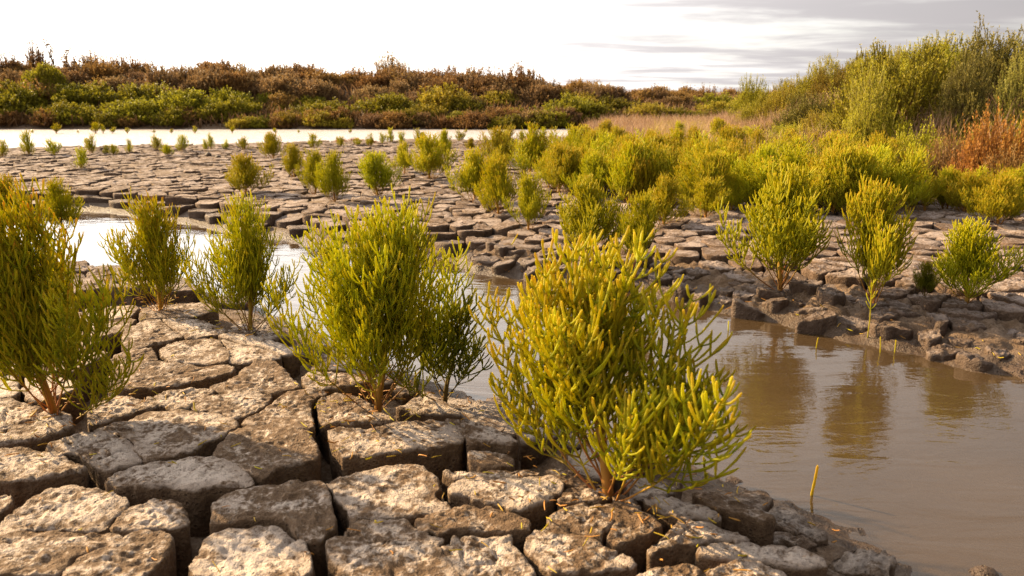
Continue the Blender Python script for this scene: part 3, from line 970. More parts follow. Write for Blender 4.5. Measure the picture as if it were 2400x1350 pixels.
def build_hero(name, g, loc, rz, mat, label, cat, group, n_shoots, sc_=1.0, view=None):
    """plant > stem, branch (> shoot)"""
    root = empty(name, loc, rz, sc_)
    tag(root, label, cat, group)
    sd = g['sides']
    V, q, t = tubes(*g['stem'][:2], 6, *g['stem'][2:5])
    link('stem', mesh_np('stem', V, q, attr=t), mat, root)
    # which shoots stand out: long ones towards the camera and at the outline
    cr, sr = math.cos(rz), math.sin(rz)
    cand = []
    for key in ('sec', 'ter'):
        if key in g:
            P = g[key][0]
            Ln = np.linalg.norm(P[:, -1] - P[:, 0], axis=1)
            depth = P[:, -1, 0] * sr + P[:, -1, 1] * cr
            score = Ln * 4 - depth * 0.9 + 0.35 * P[:, -1, 2]
            cand += [(score[i], key, i) for i in range(len(P))]
    cand.sort(reverse=True)
    picked = {(k, i) for _, k, i in cand[:n_shoots]}
    J = g['ter'][6] if 'ter' in g else []
    picked = {(k, i) for k, i in picked if k == 'sec' or ('sec', J[i]) not in picked}     # a forked shoot stays one piece
    for b in range(g['T1']):
        pr = [tubes(*(a[b:b + 1] for a in g['prim'][:2]), sd, *(a[b:b + 1] for a in g['prim'][2:5]))]
        singles = []
        for key in ('sec', 'ter'):
            if key not in g:
                continue
            idx = np.where(g[key][5] == b)[0]
            keep = [i for i in idx if (key, i) not in picked and not (key == 'ter' and ('sec', J[i]) in picked)]
            singles += [(key, i) for i in idx if (key, i) in picked]
            if keep:
                s_ = sel(g[key], np.array(keep))
                pr.append(tubes(s_[0], s_[1], sd, *s_[2:]))
        V, q, t = join_sets(pr)
        bo = link('branch', mesh_np('branch', V, q, attr=t), mat, root)
        for key, i in singles:
            s_ = sel(g[key], np.array([i]))
            V, q, t = tubes(s_[0], s_[1], sd, *s_[2:])
            fork = np.where(J == i)[0] if key == 'sec' and len(J) else []
            if len(fork):
                f_ = sel(g['ter'], fork)
                V, q, t = join_sets([(V, q, t), tubes(f_[0], f_[1], sd, *f_[2:])])
            link('shoot', mesh_np('shoot', V, q, attr=t), mat, bo)
    return root


def proto_meshes(g, name='branches'):
    sd = g['sides']
    V, q, t = tubes(*g['stem'][:2], 5, *g['stem'][2:5])
    stem = mesh_np('stem', V, q, attr=t)
    pr = []
    for key in ('prim', 'sec', 'ter'):
        if key in g:
            s_ = g[key]
            pr.append(tubes(s_[0], s_[1], sd, *s_[2:5]))
    V, q, t = join_sets(pr)
    return stem, mesh_np(name, V, q, attr=t)


def with_mat(o, mat):
    """material on the object, so that copies can share the mesh"""
    if not o.data.materials:
        o.data.materials.append(None)
    o.material_slots[0].link = 'OBJECT'
    o.material_slots[0].material = mat
    return o


def spot(bx, by, ty, wpx, z=-0.012):
    p = at(bx, by, 0.0)
    H = z_at(ty, p[1])
    Wd = wpx / F * math.hypot(p[1], EYE)
    return p, H, Wd


print('plants')
HEROES = [
    # base px, top y, width px, seed, material, lean, shoots, nodes, r, label
    (1435, 1148, 520, 525, 101, M_glass_y, (0.06, 0), 300, 16, 0.00165, 'golden-green fleshy glasswort nearest the camera, rooted beside the pool'),
    (880, 938, 425, 410, 102, M_glass_g, (-0.03, 0), 300, 18, 0.00155, 'large tall green glasswort with a thick orange stem beside the small dark one'),
    (128, 968, 400, 420, 103, M_glass_o, (-0.20, 0), 300, 18, 0.0017, 'big dense orange-tipped glasswort cut off by the left edge of the photo'),
    (1040, 903, 645, 230, 104, M_glass_d, (0.16, 0), 60, 8, 0.0015, 'small dark green open-branched glasswort standing at the water against the large tall green one'),
    (583, 760, 440, 240, 105, M_glass_g, (-0.03, 0), 100, 15, 0.00145, 'upright green vase-shaped glasswort at the back of the near bank with white water behind it'),
    (375, 720, 430, 200, 106, M_glass_o, (-0.10, 0), 100, 14, 0.00145, 'slim orange-topped glasswort with a bare red stem at the back of the near bank'),
]
for bx, by, ty, wp, sd, mat, lean, ns, nn, rr, lab in HEROES:
    p, H, Wd = spot(bx, by, ty, wp)
    g = glasswort(sd, H * 0.97, Wd, nn, lean, rr, 1.0)
    fz = (H + 0.012) / g['H']
    fx = min(max(Wd / g['W'], 0.8 * fz), 1.8 * fz)
    build_hero('glasswort', g, (p[0], p[1], -0.012), 0.0, mat, lab, 'glasswort', 'glassworts on the near bank', ns, (fx, fx, fz))

# smaller plants share a few grown shapes
PROTO = []
for k in range(6):
    g = glasswort(200 + k, 0.33, 0.30 if k % 2 else 0.24, 13, (-0.06 * (k % 3), 0), 0.0017, 1.0, tert=(k < 4), n2=5, sides=4, low=0.05, spread=0.95)
    PROTO.append((proto_meshes(g), g['H'], g['W2']))
SPRAY = []
for k in range(4):
    g = glasswort(260 + k, 0.33, 0.22, 6 + k % 2, (-0.10 - 0.07 * k, 0.05 * k), 0.0018, 1.0, tert=(k < 2), n2=5, sides=4, low=0.04, spread=0.8)
    SPRAY.append((proto_meshes(g), g['H'], g['W2']))
TINY = []
for k in range(4):
    g = glasswort(300 + k, 0.22, 0.13, 7, (-0.08 * k, 0), 0.0025, 1.0, tert=False, n2=4, sides=3)
    TINY.append((proto_meshes(g), g['H'], g['W2']))


def put_plant(bx, by, ty, wp, mat, label, group, tiny=False, k=None, z0=None):
    p, H, Wd = spot(bx, by, ty, wp)
    return put_world(p[0], p[1], -0.015 if z0 is None else z0, H, Wd, mat, label, group, tiny, k)


def put_world(x, y, z, H, Wd, mat, label, group, tiny=False, k=None):
    lib = SPRAY if tiny == 'spray' else TINY if tiny else PROTO
    (st, br), h0, w0 = lib[random.randrange(len(lib)) if k is None else k]
    sx = min(max(Wd / w0, 0.75 * H / h0), 1.6 * H / h0)
    root = empty('glasswort', (x, y, z), random.uniform(-math.pi, math.pi), (sx, sx, H / h0))
    tag(root, label, 'glasswort', group)
    with_mat(link('stem', st, None, root), mat)
    with_mat(link('branches', br, None, root), mat)
    return root


G_MID = 'glassworts growing on the middle mudflat'
MID = [
    (575, 452, 345, 120, M_glass_y, 'round bushy gold-tinted glasswort on the mudflat above the upright vase-shaped one'),
    (640, 372, 300, 62, M_glass_y, 'narrow glasswort before the lagoon, first of those rising behind the round bushy one'),
    (690, 412, 325, 66, M_glass_y, 'thin loose glasswort between the round bushy one and the left-leaning double clump'),
    (738, 452, 335, 80, M_glass_g, 'left half of the left-leaning double clump of glasswort on the mudflat'),
    (785, 470, 335, 84, M_glass_g, 'right half of the left-leaning double clump of glasswort, its foot nearer the camera'),
    (888, 455, 338, 108, M_glass_g, 'olive glasswort just above the tips of the large tall green one'),
    (948, 402, 322, 56, M_glass_y, 'little orange-stemmed glasswort touching the left of a broad one on the far mudflat'),
    (1010, 418, 298, 125, M_glass_y, 'broad yellow glasswort on the far mudflat with the lagoon right behind its top'),
    (1042, 372, 292, 52, M_glass_g, 'round green glasswort standing out against the lagoon behind the broad yellow one'),
    (1110, 470, 330, 110, M_glass_y, 'left plant of the big yellow clump in the middle of the mudflat'),
    (1168, 497, 345, 140, M_glass_y, 'front plant of the big yellow clump in the middle of the mudflat'),
    (1240, 532, 385, 105, M_glass_g, 'slender green glasswort between the big yellow clump and the dense dark-hearted one'),
    (1375, 590, 385, 190, M_glass_g, 'dense dark-hearted glasswort straight above the golden nearest one'),
    (1490, 618, 425, 115, M_glass_g, 'shaded green glasswort leaning on the right of the dense dark-hearted one'),
    (1555, 525, 395, 125, M_glass_y, 'yellow glasswort behind the shaded green one'),
    (1655, 505, 400, 120, M_glass_y, 'low wide yellow glasswort beside bare cracked mud, before the hillock thicket'),
    (1830, 655, 350, 270, M_glass_g, 'largest bright green glasswort on the bank across the pool'),
    (2050, 692, 385, 200, M_glass_y, 'loose pale glasswort just right of the largest bright green one across the pool'),
    (2268, 690, 490, 225, M_glass_g, 'rounded olive glasswort across the pool, farthest right of the three on the bank'),
    (2168, 682, 595, 70, M_glass_d, 'small dark glasswort tucked against the left of the rounded olive one'),
    (2340, 522, 395, 140, M_glass_y, 'orange-stemmed glasswort on dry mud behind the rounded olive one'),
    (2420, 480, 350, 130, M_glass_g, 'green glasswort cut by the right edge of the photo before the red scrub'),
    (30, 545, 392, 120, M_glass_o, 'orange-tipped glasswort across the channel, its top showing over the big dense one'),
    (150, 540, 398, 90, M_glass_o, 'thin reddish glasswort across the channel, right of the orange-tipped one behind the big dense plant'),
]
for k, (bx, by, ty, wp, mat, lab) in enumerate(MID):
    put_plant(bx, by, ty, wp, mat, lab, G_MID, k=k % 4)

G_LAG = 'small glassworts along the near edge of the lagoon'
LAG_L = 'small pale glasswort in the row along the near edge of the lagoon'
for bx, by, ty, wp in [(5, 366, 318, 30), (70, 362, 292, 44), (130, 362, 316, 44), (213, 358, 303, 36), (248, 360, 332, 20), (265, 360, 330, 40), (303, 358, 316, 22),
                       (372, 352, 306, 34), (396, 363, 328, 36), (425, 353, 306, 34), (480, 350, 318, 20), (497, 348, 303, 22), (527, 350, 318, 18),
                       (572, 350, 310, 34), (735, 345, 303, 40), (800, 342, 312, 26), (840, 340, 316, 30), (866, 342, 303, 24), (915, 333, 290, 26),
                       (940, 336, 300, 24), (898, 336, 302, 20), (985, 340, 292, 40), (1080, 330, 298, 36), (1160, 345, 292, 46), (1185, 340, 296, 34),
                       (1225, 330, 297, 24), (1270, 326, 290, 22), (1290, 328, 303, 16), (1352, 322, 290, 30), (1380, 320, 286, 34)]:
    put_plant(bx, by, ty, wp, M_glass_g, LAG_L, G_LAG, tiny=True)
put_plant(190, 394, 333, 38, M_glass_g, 'lone olive glasswort standing forward of the lagoon row, on the mud at far left', G_LAG, tiny=True)
G_FAR = 'glasswort seedlings on the far shore of the lagoon'
for bx, ty, wp in [(130, 272, 26), (75, 290, 16), (222, 270, 24), (240, 275, 12), (262, 282, 20), (297, 284, 18), (182, 292, 14), (400, 288, 18), (455, 280, 16),
                   (543, 277, 14), (645, 286, 12), (700, 290, 8), (360, 290, 12), (1090, 288, 14), (820, 288, 16)]:
    put_plant(bx, 299, ty, wp, M_glass_y, 'tiny yellow-green glasswort on the pale far shore of the lagoon', G_FAR, tiny=True, z0=-0.09)

# the thicket between the mudflat and the hillock
G_TH = 'glassworts of the yellow thicket at the foot of the hillock'
TH = 'yellow-green glasswort in the crowded thicket between mudflat and hillock'
rt = np.random.default_rng(31)
n = 0
while n < 300:
    px, py = rt.uniform(1075, 2480), rt.uniform(325, 500)
    lim = np.interp(px, [1075, 1180, 1300, 1450, 1600, 1700, 2000, 2450], [380, 410, 450, 475, 480, 500, 520, 500])
    if py > lim:
        continue
    p = at(px, py, 0)
    if px < 1420 and py < 350:
        continue
    if px > 2190 and py < 470:
        continue
    if px > 2130 and py < 425 or px > 1750 and py < 372:
        continue
    if p[1] > 7.5 and rt.random() < 0.6:
        continue
    if n % 3 == 0 and hill_h(p[:1], p[1:2])[0] > 0.25:
        continue
    H = 0.13 + 0.28 * rt.random() ** 1.2; H = min(H, 0.24) if px > 2150 else H; Wd = H * rt.uniform(0.6, 1.0)
    z = max(-0.02, float(hill_h(p[:1], p[1:2])[0]) - 0.02)
    mt, cn_ = rt.choice(3, p=[0.6, 0.26, 0.14]), None
    zone = 'front edge' if p[1] < 4.6 else 'middle' if p[1] < 6.5 else 'back'
    side_ = 'left' if px < 1560 else 'right' if px > 1980 else 'central'
    size_ = 'small' if H < 0.2 else 'tall' if H > 0.29 else 'middling'
    put_world(p[0], p[1], z, H, Wd, (M_glass_t, M_glass_g, M_glass_o)[mt],
              f"{size_} {('golden', 'green', 'orange-tipped')[mt]} glasswort at the {zone} of the thicket, {side_} part", G_TH, 'spray' if rt.random() < 0.6 else False)
    n += 1


# ------------------------------------------------------------------ bushes
def bush_mesh(seed, Rr, Hh, n, slen, leaf, nl, lob=0.25, upw=0.9, name='crown', tube=True, floor=0.05, thin=1.0):
    """a shrub crown of many leafy spikes through a dome-shaped volume"""
    rg = np.random.default_rng(seed)
    u = rg.uniform(floor, 1, n); a = rg.uniform(0, 2 * math.pi, n)
    s = np.sqrt(1 - u * u * 0.98)
    dirs = np.stack([s * np.cos(a), s * np.sin(a), u], 1)
    lobe = 1 + lob * fbm(dirs[:, 0] * 2.2 + seed, dirs[:, 1] * 2.2, dirs[:, 2] * 2.2, o=3) * 1.6
    r = rg.uniform(0.35, 1, n) ** 0.45 * lobe
    base = dirs * np.array([Rr, Rr, Hh]) * r[:, None]
    d = unit(dirs * np.array([0.75, 0.75, 0.4]) + np.array([0, 0, upw]) + rg.normal(0, 0.22, (n, 3)))
    L = slen * rg.uniform(0.6, 1.35, n)
    base = base - d * (L * 0.6)[:, None]
    base[:, 2] = np.maximum(base[:, 2], 0.0)
    m = 4
    pts = grow(base, d, L, m, np.array([0, 0, 1.0]), np.full(n, 0.5), 0.08, rg)
    rn = rg.random(n)
    parts = []
    if tube:
        rad = np.linspace(1, 0.35, m)[None] * leaf * 0.22 * np.ones((n, 1)) * thin
        parts.append(tubes(pts, rad, 3, np.broadcast_to(np.linspace(0, 1, m), (n, m)), np.broadcast_to(np.linspace(0.5, 0.0, m), (n, m)), rn))
    # leaves round each spike
    k = nl
    sI = np.repeat(np.arange(n), k)
    t = rg.uniform(0.15, 1.0, n * k) * (m - 1)
    i0 = np.minimum(t.astype(int), m - 2)
    P = pts[sI, i0] + (pts[sI, i0 + 1] - pts[sI, i0]) * (t - i0)[:, None]
    T = unit(pts[sI, i0 + 1] - pts[sI, i0])
    rd = unit(np.cross(T, rg.normal(0, 1, (n * k, 3))))
    ld = unit(T * 0.8 + rd * rg.uniform(0.4, 1.0, (n * k, 1)))
    sdv = unit(np.cross(ld, rg.normal(0, 1, (n * k, 3))))
    ll = leaf * rg.uniform(0.6, 1.3, (n * k, 1)); ww = ll * 0.24 * thin
    A = np.stack([P, P + ld * ll * 0.5 + sdv * ww, P + ld * ll, P + ld * ll * 0.5 - sdv * ww], 1)
    q = np.arange(n * k * 4).reshape(-1, 4)
    tn = np.stack([np.clip(np.repeat(t / (m - 1), 4), 0, 1), np.zeros(n * k * 4), np.repeat(np.clip(rn[sI] * 0.6 + rg.random(n * k) * 0.4, 0, 1), 4)], 1)
    parts.append((A.reshape(-1, 3), q, tn))
    V, q, t = join_sets(parts)
    return mesh_np(name, V, q, attr=t, smooth=False)


def limbs_mesh(seed, Rr, Hh, n, r):
    rg = np.random.default_rng(seed)
    a = rg.uniform(0, 2 * math.pi, n)
    th = rg.uniform(0.15, 1.0, n)
    d = np.stack([np.sin(th) * np.cos(a), np.sin(th) * np.sin(a), np.cos(th)], 1)
    P = grow(np.tile([[0, 0, -0.06]], (n, 1)) + rg.normal(0, 0.02, (n, 3)) * [1, 1, 0], d, np.full(n, min(Rr, Hh) * 0.85), 6, np.array([0, 0, 1.0]), np.full(n, 0.4), 0.1, rg)
    rad = np.linspace(1, 0.35, 6)[None] * r * np.ones((n, 1))
    V, q, t = tubes(P, rad, 5, np.full((n, 6), 0.3), np.ones((n, 6)), rg.random(n))
    return mesh_np('stems', V, q, attr=t)


print('bushes')
BUSH = []
for k in range(3):
    BUSH.append((bush_mesh(400 + k, 0.5, 0.62, 2100, 0.13, 0.019, 10, 0.32), limbs_mesh(420 + k, 0.5, 0.6, 14, 0.010), 0.5, 0.66))
TALL = []
for k in range(2):
    TALL.append((bush_mesh(450 + k, 0.42, 0.72, 1500, 0.15, 0.020, 13, 0.42, 1.0), limbs_mesh(460 + k, 0.4, 0.7, 14, 0.010), 0.42, 0.78))
TWIG = []
for k in range(3):
    TWIG.append((bush_mesh(480 + k, 0.42, 0.42, 900, 0.20, 0.020, 12, 0.35, 0.9), limbs_mesh(490 + k, 0.4, 0.4, 16, 0.006), 0.42, 0.46))


def put_bush(lib, k, x, y, z, Rr, Hh, mat, label, cat, group, name='seablite_bush'):
    cr, lm, r0, h0 = lib[k % len(lib)]
    root = empty(name, (x, y, z), random.uniform(-math.pi, math.pi), (Rr / r0, Rr / r0, Hh / h0))
    tag(root, label, cat, group)
    with_mat(link('stems', lm, None, root), mat)
    with_mat(link('crown', cr, None, root), mat)
    return root


def bush_px(lib, k, cx, top, wpx, Yd, mat, label, cat='bush', group=None, name='seablite_bush'):
    """bush whose crown is centred at px cx and tops out at px row top when it stands Yd away"""
    x = (cx - 1200) / F * (Yd * CP + EYE * SP * 0.5) * 1.0
    d = ray(cx, top)
    t = Yd / d[1]
    x = d[0] * t
    z = max(0.0, float(hill_h(np.array([x]), np.array([Yd]))[0])) - 0.03
    ztop = EYE + d[2] * t
    return put_bush(lib, k, x, Yd, z, wpx / F * Yd / 2, max(0.25, ztop - z), mat, label, cat, group, name)


G_HILL = 'bushes on the hillock'
HB = [
    (BUSH, 0, 1765, 188, 100, 11.5, M_seablite, 'small round yellow-green bush alone at the low left end of the hillock skyline'),
    (BUSH, 1, 1865, 190, 90, 10.8, M_seablite, 'low gold bush on the skyline between the lone round bush and a square-topped one'),
    (BUSH, 2, 1945, 148, 100, 10.6, M_seablite, 'square-topped olive bush on the hillock skyline, left of the paired crown'),
    (BUSH, 3, 2025, 125, 100, 10.4, M_seablite, 'left one of two touching olive bushes on the hillock skyline'),
    (BUSH, 0, 2085, 122, 90, 10.2, M_seablite, 'right one of two touching olive bushes on the hillock skyline'),
    (BUSH, 1, 2120, 118, 300, 6.5, M_seablite, 'huge sunlit yellow-green bush with a dark hollow side on the hillock'),
    (BUSH, 0, 2200, 112, 220, 6.8, M_seablite, 'second broad sunlit bush rising directly behind the huge one'),
    (BUSH, 2, 2055, 185, 160, 6.1, M_seablite, 'bright lower lobe-like bush at the left foot of the huge sunlit one'),
    (BUSH, 3, 2235, 92, 200, 7.2, M_seablite, 'tall bush on the crest behind the huge sunlit one'),
    (TALL, 0, 2350, 66, 210, 6.3, M_seablite_grey, 'tallest grey-green bush with upright plumes at the top right of the hillock'),
    (TALL, 1, 2275, 135, 140, 6.0, M_seablite_grey, 'grey-green plumed bush between the huge sunlit one and the tallest'),
    (TALL, 0, 2430, 110, 160, 5.8, M_seablite_grey, 'plumed bush cut by the right edge of the photo on the hillock'),
    (TWIG, 0, 2340, 285, 190, 4.75, M_red, 'rust-red bush below the tallest plumed bush'),
    (TWIG, 1, 2440, 270, 170, 4.6, M_red, 'rust-red bush cut by the right edge of the photo'),
    (TWIG, 2, 2255, 318, 150, 4.9, M_rust, 'orange-brown bush left of the rust-red one under the dark hollow'),
    (TWIG, 0, 2160, 305, 140, 5.5, M_seablite, 'olive twiggy bush under the dark hollow of the huge sunlit bush'),
    (TWIG, 2, 2310, 345, 150, 4.7, M_red, 'low rust-red bush in front, between the orange-brown bush and the rust-red one'),
    (TWIG, 1, 2390, 340, 170, 4.45, M_rust, 'orange-brown bush in front of the rust-red pair'),
    (BUSH, 3, 1900, 225, 150, 8.0, M_seablite_grey, 'low grey-green mat-like bush on the slope under the square-topped one'),
    (TWIG, 2, 1960, 320, 90, 7.0, M_olive, 'dark green bush at the foot of the bright lobe-like one'),
]
for lib, k, cx, top, wpx, Yd, mat, lab in HB:
    if 1800 < cx < 2100 and Yd > 9:
        wpx *= 1.3
    bush_px(lib, k, cx, top, wpx, Yd, mat, lab, 'bush', G_HILL)
for k, cx in enumerate(range(1800, 2190, 38)):
    bush_px(BUSH, k, cx + random.uniform(-8, 8), float(np.interp(cx, [1800, 1880, 1945, 2050, 2120, 2200], [205, 172, 156, 132, 112, 98])) + random.uniform(2, 20), 105, random.uniform(8.8, 9.8),
            (M_seablite, M_goldgrass, M_seablite)[k % 3], f"{('olive', 'golden', 'olive')[k % 3]} bush in the {'lower' if cx < 1930 else 'middle' if cx < 2060 else 'upper'} run of bushes climbing the hillock skyline", 'bush', G_HILL)
# low nameless scrub over the slope
rs = np.random.default_rng(77)
cnt = 0
while cnt < 170:
    x, y = rs.uniform(2.2, 8), rs.uniform(4.2, 13)
    if x > 0.70 * y + 0.6:
        continue
    h = float(hill_h(np.array([x]), np.array([y]))[0])
    if h < 0.05:
        continue
    q = rs.random()
    if q > 0.75 and (x / y * F + 1200) < 2230:
        q = 0.2
    mt, lb, gp = ((M_goldgrass, 'low golden scrub on the slope of the hillock', 'low golden scrub on the hillock slope') if q < 0.5 else
                  (M_seablite, 'low olive scrub on the slope of the hillock', 'low olive scrub on the hillock slope') if q < 0.75 else
                  (M_rust, 'low rusty scrub on the slope of the hillock', 'low rusty scrub on the hillock slope'))
    s = rs.uniform(0.14, 0.27)
    if x / y * F + 1200 > 1960 and 215 - (h + s - EYE) / y * F < 315:
        cnt += 1
        continue
    put_bush(TWIG, cnt, x, y, h - 0.02, s, s * rs.uniform(0.8, 1.15), mt, lb, 'scrub', gp, 'low_scrub')
    cnt += 1

# far embankment: scrub as single shrubs
FARB = []
for k in range(5):
    FARB.append(bush_mesh(500 + k, 0.5, 0.5, 800, 0.16, 0.036, 12, 0.35, 0.8, 'shrub', floor=0.0, thin=1.0))
FART = []
for k in range(3):
    FART.append(bush_mesh(520 + k, 0.42, 0.55, 220, 0.40, 0.05, 10, 0.5, 1.2, 'shrub', floor=0.1, thin=0.9))


def far_shrub(lib, k, x, y, Rr, Hh, mat, label, cat, group, name):
    z = max(-0.09, float(bank_h(np.array([x]), np.array([y]))[0])) - 0.03
    o = link(name, lib[k % len(lib)])
    with_mat(o, mat)
    o.location = (x, y, z); o.rotation_euler = (0, 0, random.uniform(-3, 3)); o.scale = (Rr / 0.5, Rr / 0.5, Hh / 0.5)
    return tag(o, label, cat, group)


rf = np.random.default_rng(99)
for i in range(260):
    x = rf.uniform(-15.5, 13)
    foot = 15.9 + max(x, 0) * 0.25
    y = foot + 1.0 + 3.0 * rf.random() ** 0.8
    s = rf.uniform(0.28, 0.5) * (1 if x < 1 else 0.8)
    far_shrub(FARB if rf.random() < 0.75 else FART, i, x, y, s * 1.15, s * rf.uniform(0.75, 1.1), M_brown if i % 2 else M_rust,
              f"{('rusty', 'brown')[i % 2]} dry shrub {'on the crest' if y - foot > 2.6 else 'on the slope'} of the far embankment, {'left' if x < -5.5 else 'right' if x > 2 else 'middle'} third", 'shrub', 'brown shrubs covering the far embankment', 'dry_shrub')
for i in range(95):
    x = rf.uniform(-15, 12)
    foot = 15.9 + max(x, 0) * 0.25
    y = foot + 0.35 + 1.5 * rf.random() ** 1.6
    s = rf.uniform(0.22, 0.58) * (1 if fbm(np.array([x * 0.5]), np.array([3.0]))[0] > -0.15 else 0.6)
    far_shrub(FARB, i, x, y, s * 1.25, s * rf.uniform(0.6, 0.9), M_olive if rf.random() < 0.8 else M_goldgrass, f"{'low' if s < 0.36 else 'taller'} olive-green shrub along the foot of the far embankment, {'left' if x < -5.5 else 'right' if x > 2 else 'middle'} third", 'shrub',
              'olive shrubs along the foot of the far embankment', 'olive_shrub')
for i in range(90):
    x = rf.uniform(-15, 10)
    foot = 15.9 + max(x, 0) * 0.25
    y = foot + rf.uniform(-0.15, 0.3)
    s = rf.uniform(0.18, 0.3)
    far_shrub(FARB, i, x, y, s * 1.4, s, (M_rust, M_olive, M_olive, M_brown, M_goldgrass)[int(rf.random() * 5)], f"low scrubby shrub at the very edge of the far shore, {'left' if x < -5.5 else 'right' if x > 1 else 'middle'} third", 'shrub',
              'low shrubs at the edge of the far shore', 'low_shrub')


def far_px(lib, k, cx, top, wpx, Yd, mat, label, name='shrub'):
    d = ray(cx, top); t = Yd / d[1]
    x = d[0] * t
    z = max(-0.09, float(bank_h(np.array([x]), np.array([Yd]))[0])) - 0.03
    return far_shrub(lib, k, x, Yd, wpx / F * Yd / 2, EYE + d[2] * t - z, mat, label, 'shrub', 'single shrubs on the far embankment', name)


ROUND = [bush_mesh(540, 0.5, 0.5, 1300, 0.10, 0.032, 9, 0.12, 0.5, 'shrub', floor=0.0)]
far_px(ROUND, 0, 103, 152, 100, 17.6, M_olive, 'round dark green bush on the far embankment at far left', 'round_shrub')
far_px(FARB, 1, 560, 232, 110, 16.5, M_olive, 'bright olive mound at the foot of the far embankment above the round bushy glasswort', 'olive_shrub')
far_px(FARB, 2, 760, 240, 150, 16.5, M_olive, 'wide bright green low shrub at the foot of the far embankment above the double clump', 'olive_shrub')
far_px(FARB, 3, 1085, 234, 130, 17.0, M_olive, 'bright green mound-shaped shrub at the foot of the far embankment near its middle', 'olive_shrub')
far_px(FARB, 4, 1160, 212, 54, 18.0, M_olive, 'small round green shrub halfway up the far embankment', 'round_shrub')
far_px(FARB, 0, 1500, 218, 60, 20.0, M_olive, 'round dark shrub near the low right end of the far embankment', 'round_shrub')
far_px(FART, 1, 915, 145, 90, 19.5, M_brown, 'spiky taller brown bush on the crest, in the middle of the far embankment', 'dry_shrub')
far_px(FART, 2, 85, 122, 60, 19.5, M_brown, 'ragged brown bush on the crest behind the round dark green bush', 'dry_shrub')
far_px(FART, 0, 20, 138, 70, 19.0, M_brown, 'ragged brown bush on the crest at the left edge of the photo', 'dry_shrub')
far_px(FART, 1, 215, 128, 34, 19.5, M_brown, 'thin twiggy bush sticking up from the crest right of the bare sapling', 'dry_shrub')

# bare sapling on the crest
def sapling(cx, base_y, top, Yd, label):
    rg = np.random.default_rng(5)
    d = ray(cx, top); t = Yd / d[1]
    x = d[0] * t; z = float(bank_h(np.array([x]), np.array([Yd]))[0])
    H = EYE + d[2] * t - z
    root = tag(empty('bare_sapling', (x, Yd, z)), label, 'sapling')
    tr = grow(np.array([[0, 0, -0.05], [0.03, 0, -0.05]]), np.array([[-0.12, 0, 1.0], [0.35, 0, 1.0]]), np.array([H + 0.05, H * 0.85]), 8, np.array([0, 0, 1.0]), np.array([0.2, 0.6]), 0.06, rg)
    V, q, tn = tubes(tr, np.linspace(0.022, 0.008, 8)[None] * np.ones((2, 1)), 5, np.zeros((2, 8)), np.ones((2, 8)), rg.random(2))
    link('trunk', mesh_np('trunk', V, q, attr=tn), M_brown, root)
    pb, pd = [], []
    for k in range(2):
        for s in np.linspace(0.45, 1, 12):
            i = min(int(s * 7), 6)
            pb.append(tr[k, i]); pd.append([rg.normal(0, 0.6), rg.normal(0, 0.6), 0.9])
    pb = np.array(pb)
    tw = grow(pb, np.array(pd), rg.uniform(0.08, 0.18, len(pb)), 5, np.array([0, 0, 1.0]), np.full(len(pb), 0.6), 0.1, rg)
    V1 = tubes(tw, np.linspace(0.008, 0.004, 5)[None] * np.ones((len(pb), 1)), 3, np.zeros((len(pb), 5)), np.full((len(pb), 5), 0.7), rg.random(len(pb)))
    nlf = 6
    P = np.repeat(tw[:, 2:].reshape(-1, 3), nlf // 2, 0)
    dd = unit(rg.normal(0, 1, P.shape) + [0, 0, 0.8]); sd = unit(np.cross(dd, rg.normal(0, 1, P.shape)))
    A = np.stack([P, P + dd * 0.03 + sd * 0.014, P + dd * 0.065, P + dd * 0.03 - sd * 0.014], 1)
    Vl = (A.reshape(-1, 3), np.arange(len(P) * 4).reshape(-1, 4), np.stack([np.full(len(P) * 4, 0.5), np.zeros(len(P) * 4), np.repeat(rg.random(len(P)), 4)], 1))
    V, q, tn = join_sets([V1, Vl])
    link('crown', mesh_np('crown', V, q, attr=tn, smooth=False), M_brown, root)


sapling(128, 170, 95, 19.2, 'tall forked sapling with sparse twigs rising above the far embankment at far left')


# ------------------------------------------------------------------ small things
def sprout(bx, by, ty, z, mat, n_side, r, label, lean=0.1, group=None, name='glasswort_sprout', seed=1, cat='sprout'):
    rg = np.random.default_rng(seed)
    p = at(bx, by, z)
    H = z_at(ty, p[1]) - z
    root = tag(empty(name, (p[0], p[1], z)), label, cat, group)
    st = grow(np.array([[0, 0, -0.05]]), np.array([[lean, 0, 1.0]]), np.array([H + 0.05]), 14, np.array([0, 0, 1.0]), np.array([0.1]), 0.03, rg)
    V, q, t = tubes(st, knobby(14, r, r)[None], 6, np.linspace(0.1, 1, 14)[None], np.linspace(0.4, 0, 14)[None], np.array([0.6]))
    link('stem', mesh_np('stem', V, q, attr=t), mat, root)
    for k in range(n_side):
        i = 7 + int(k / max(1, n_side) * 6)
        a = rg.uniform(0, math.pi) if k % 2 == 0 else a + math.pi
        c = grow(st[:, i], np.array([[math.cos(a), math.sin(a) * 0.6, 0.5]]), np.array([H * rg.uniform(0.16, 0.3)]), 6, np.array([0, 0, 1.0]), np.array([1.3]), 0.03, rg)
        V, q, t = tubes(c, knobby(6, r * 0.8, r * 0.9)[None], 5, np.linspace(0.2, 0.9, 6)[None], np.zeros((1, 6)), np.array([rg.random()]))
        link('shoot', mesh_np('shoot', V, q, attr=t), mat, root)
    return root


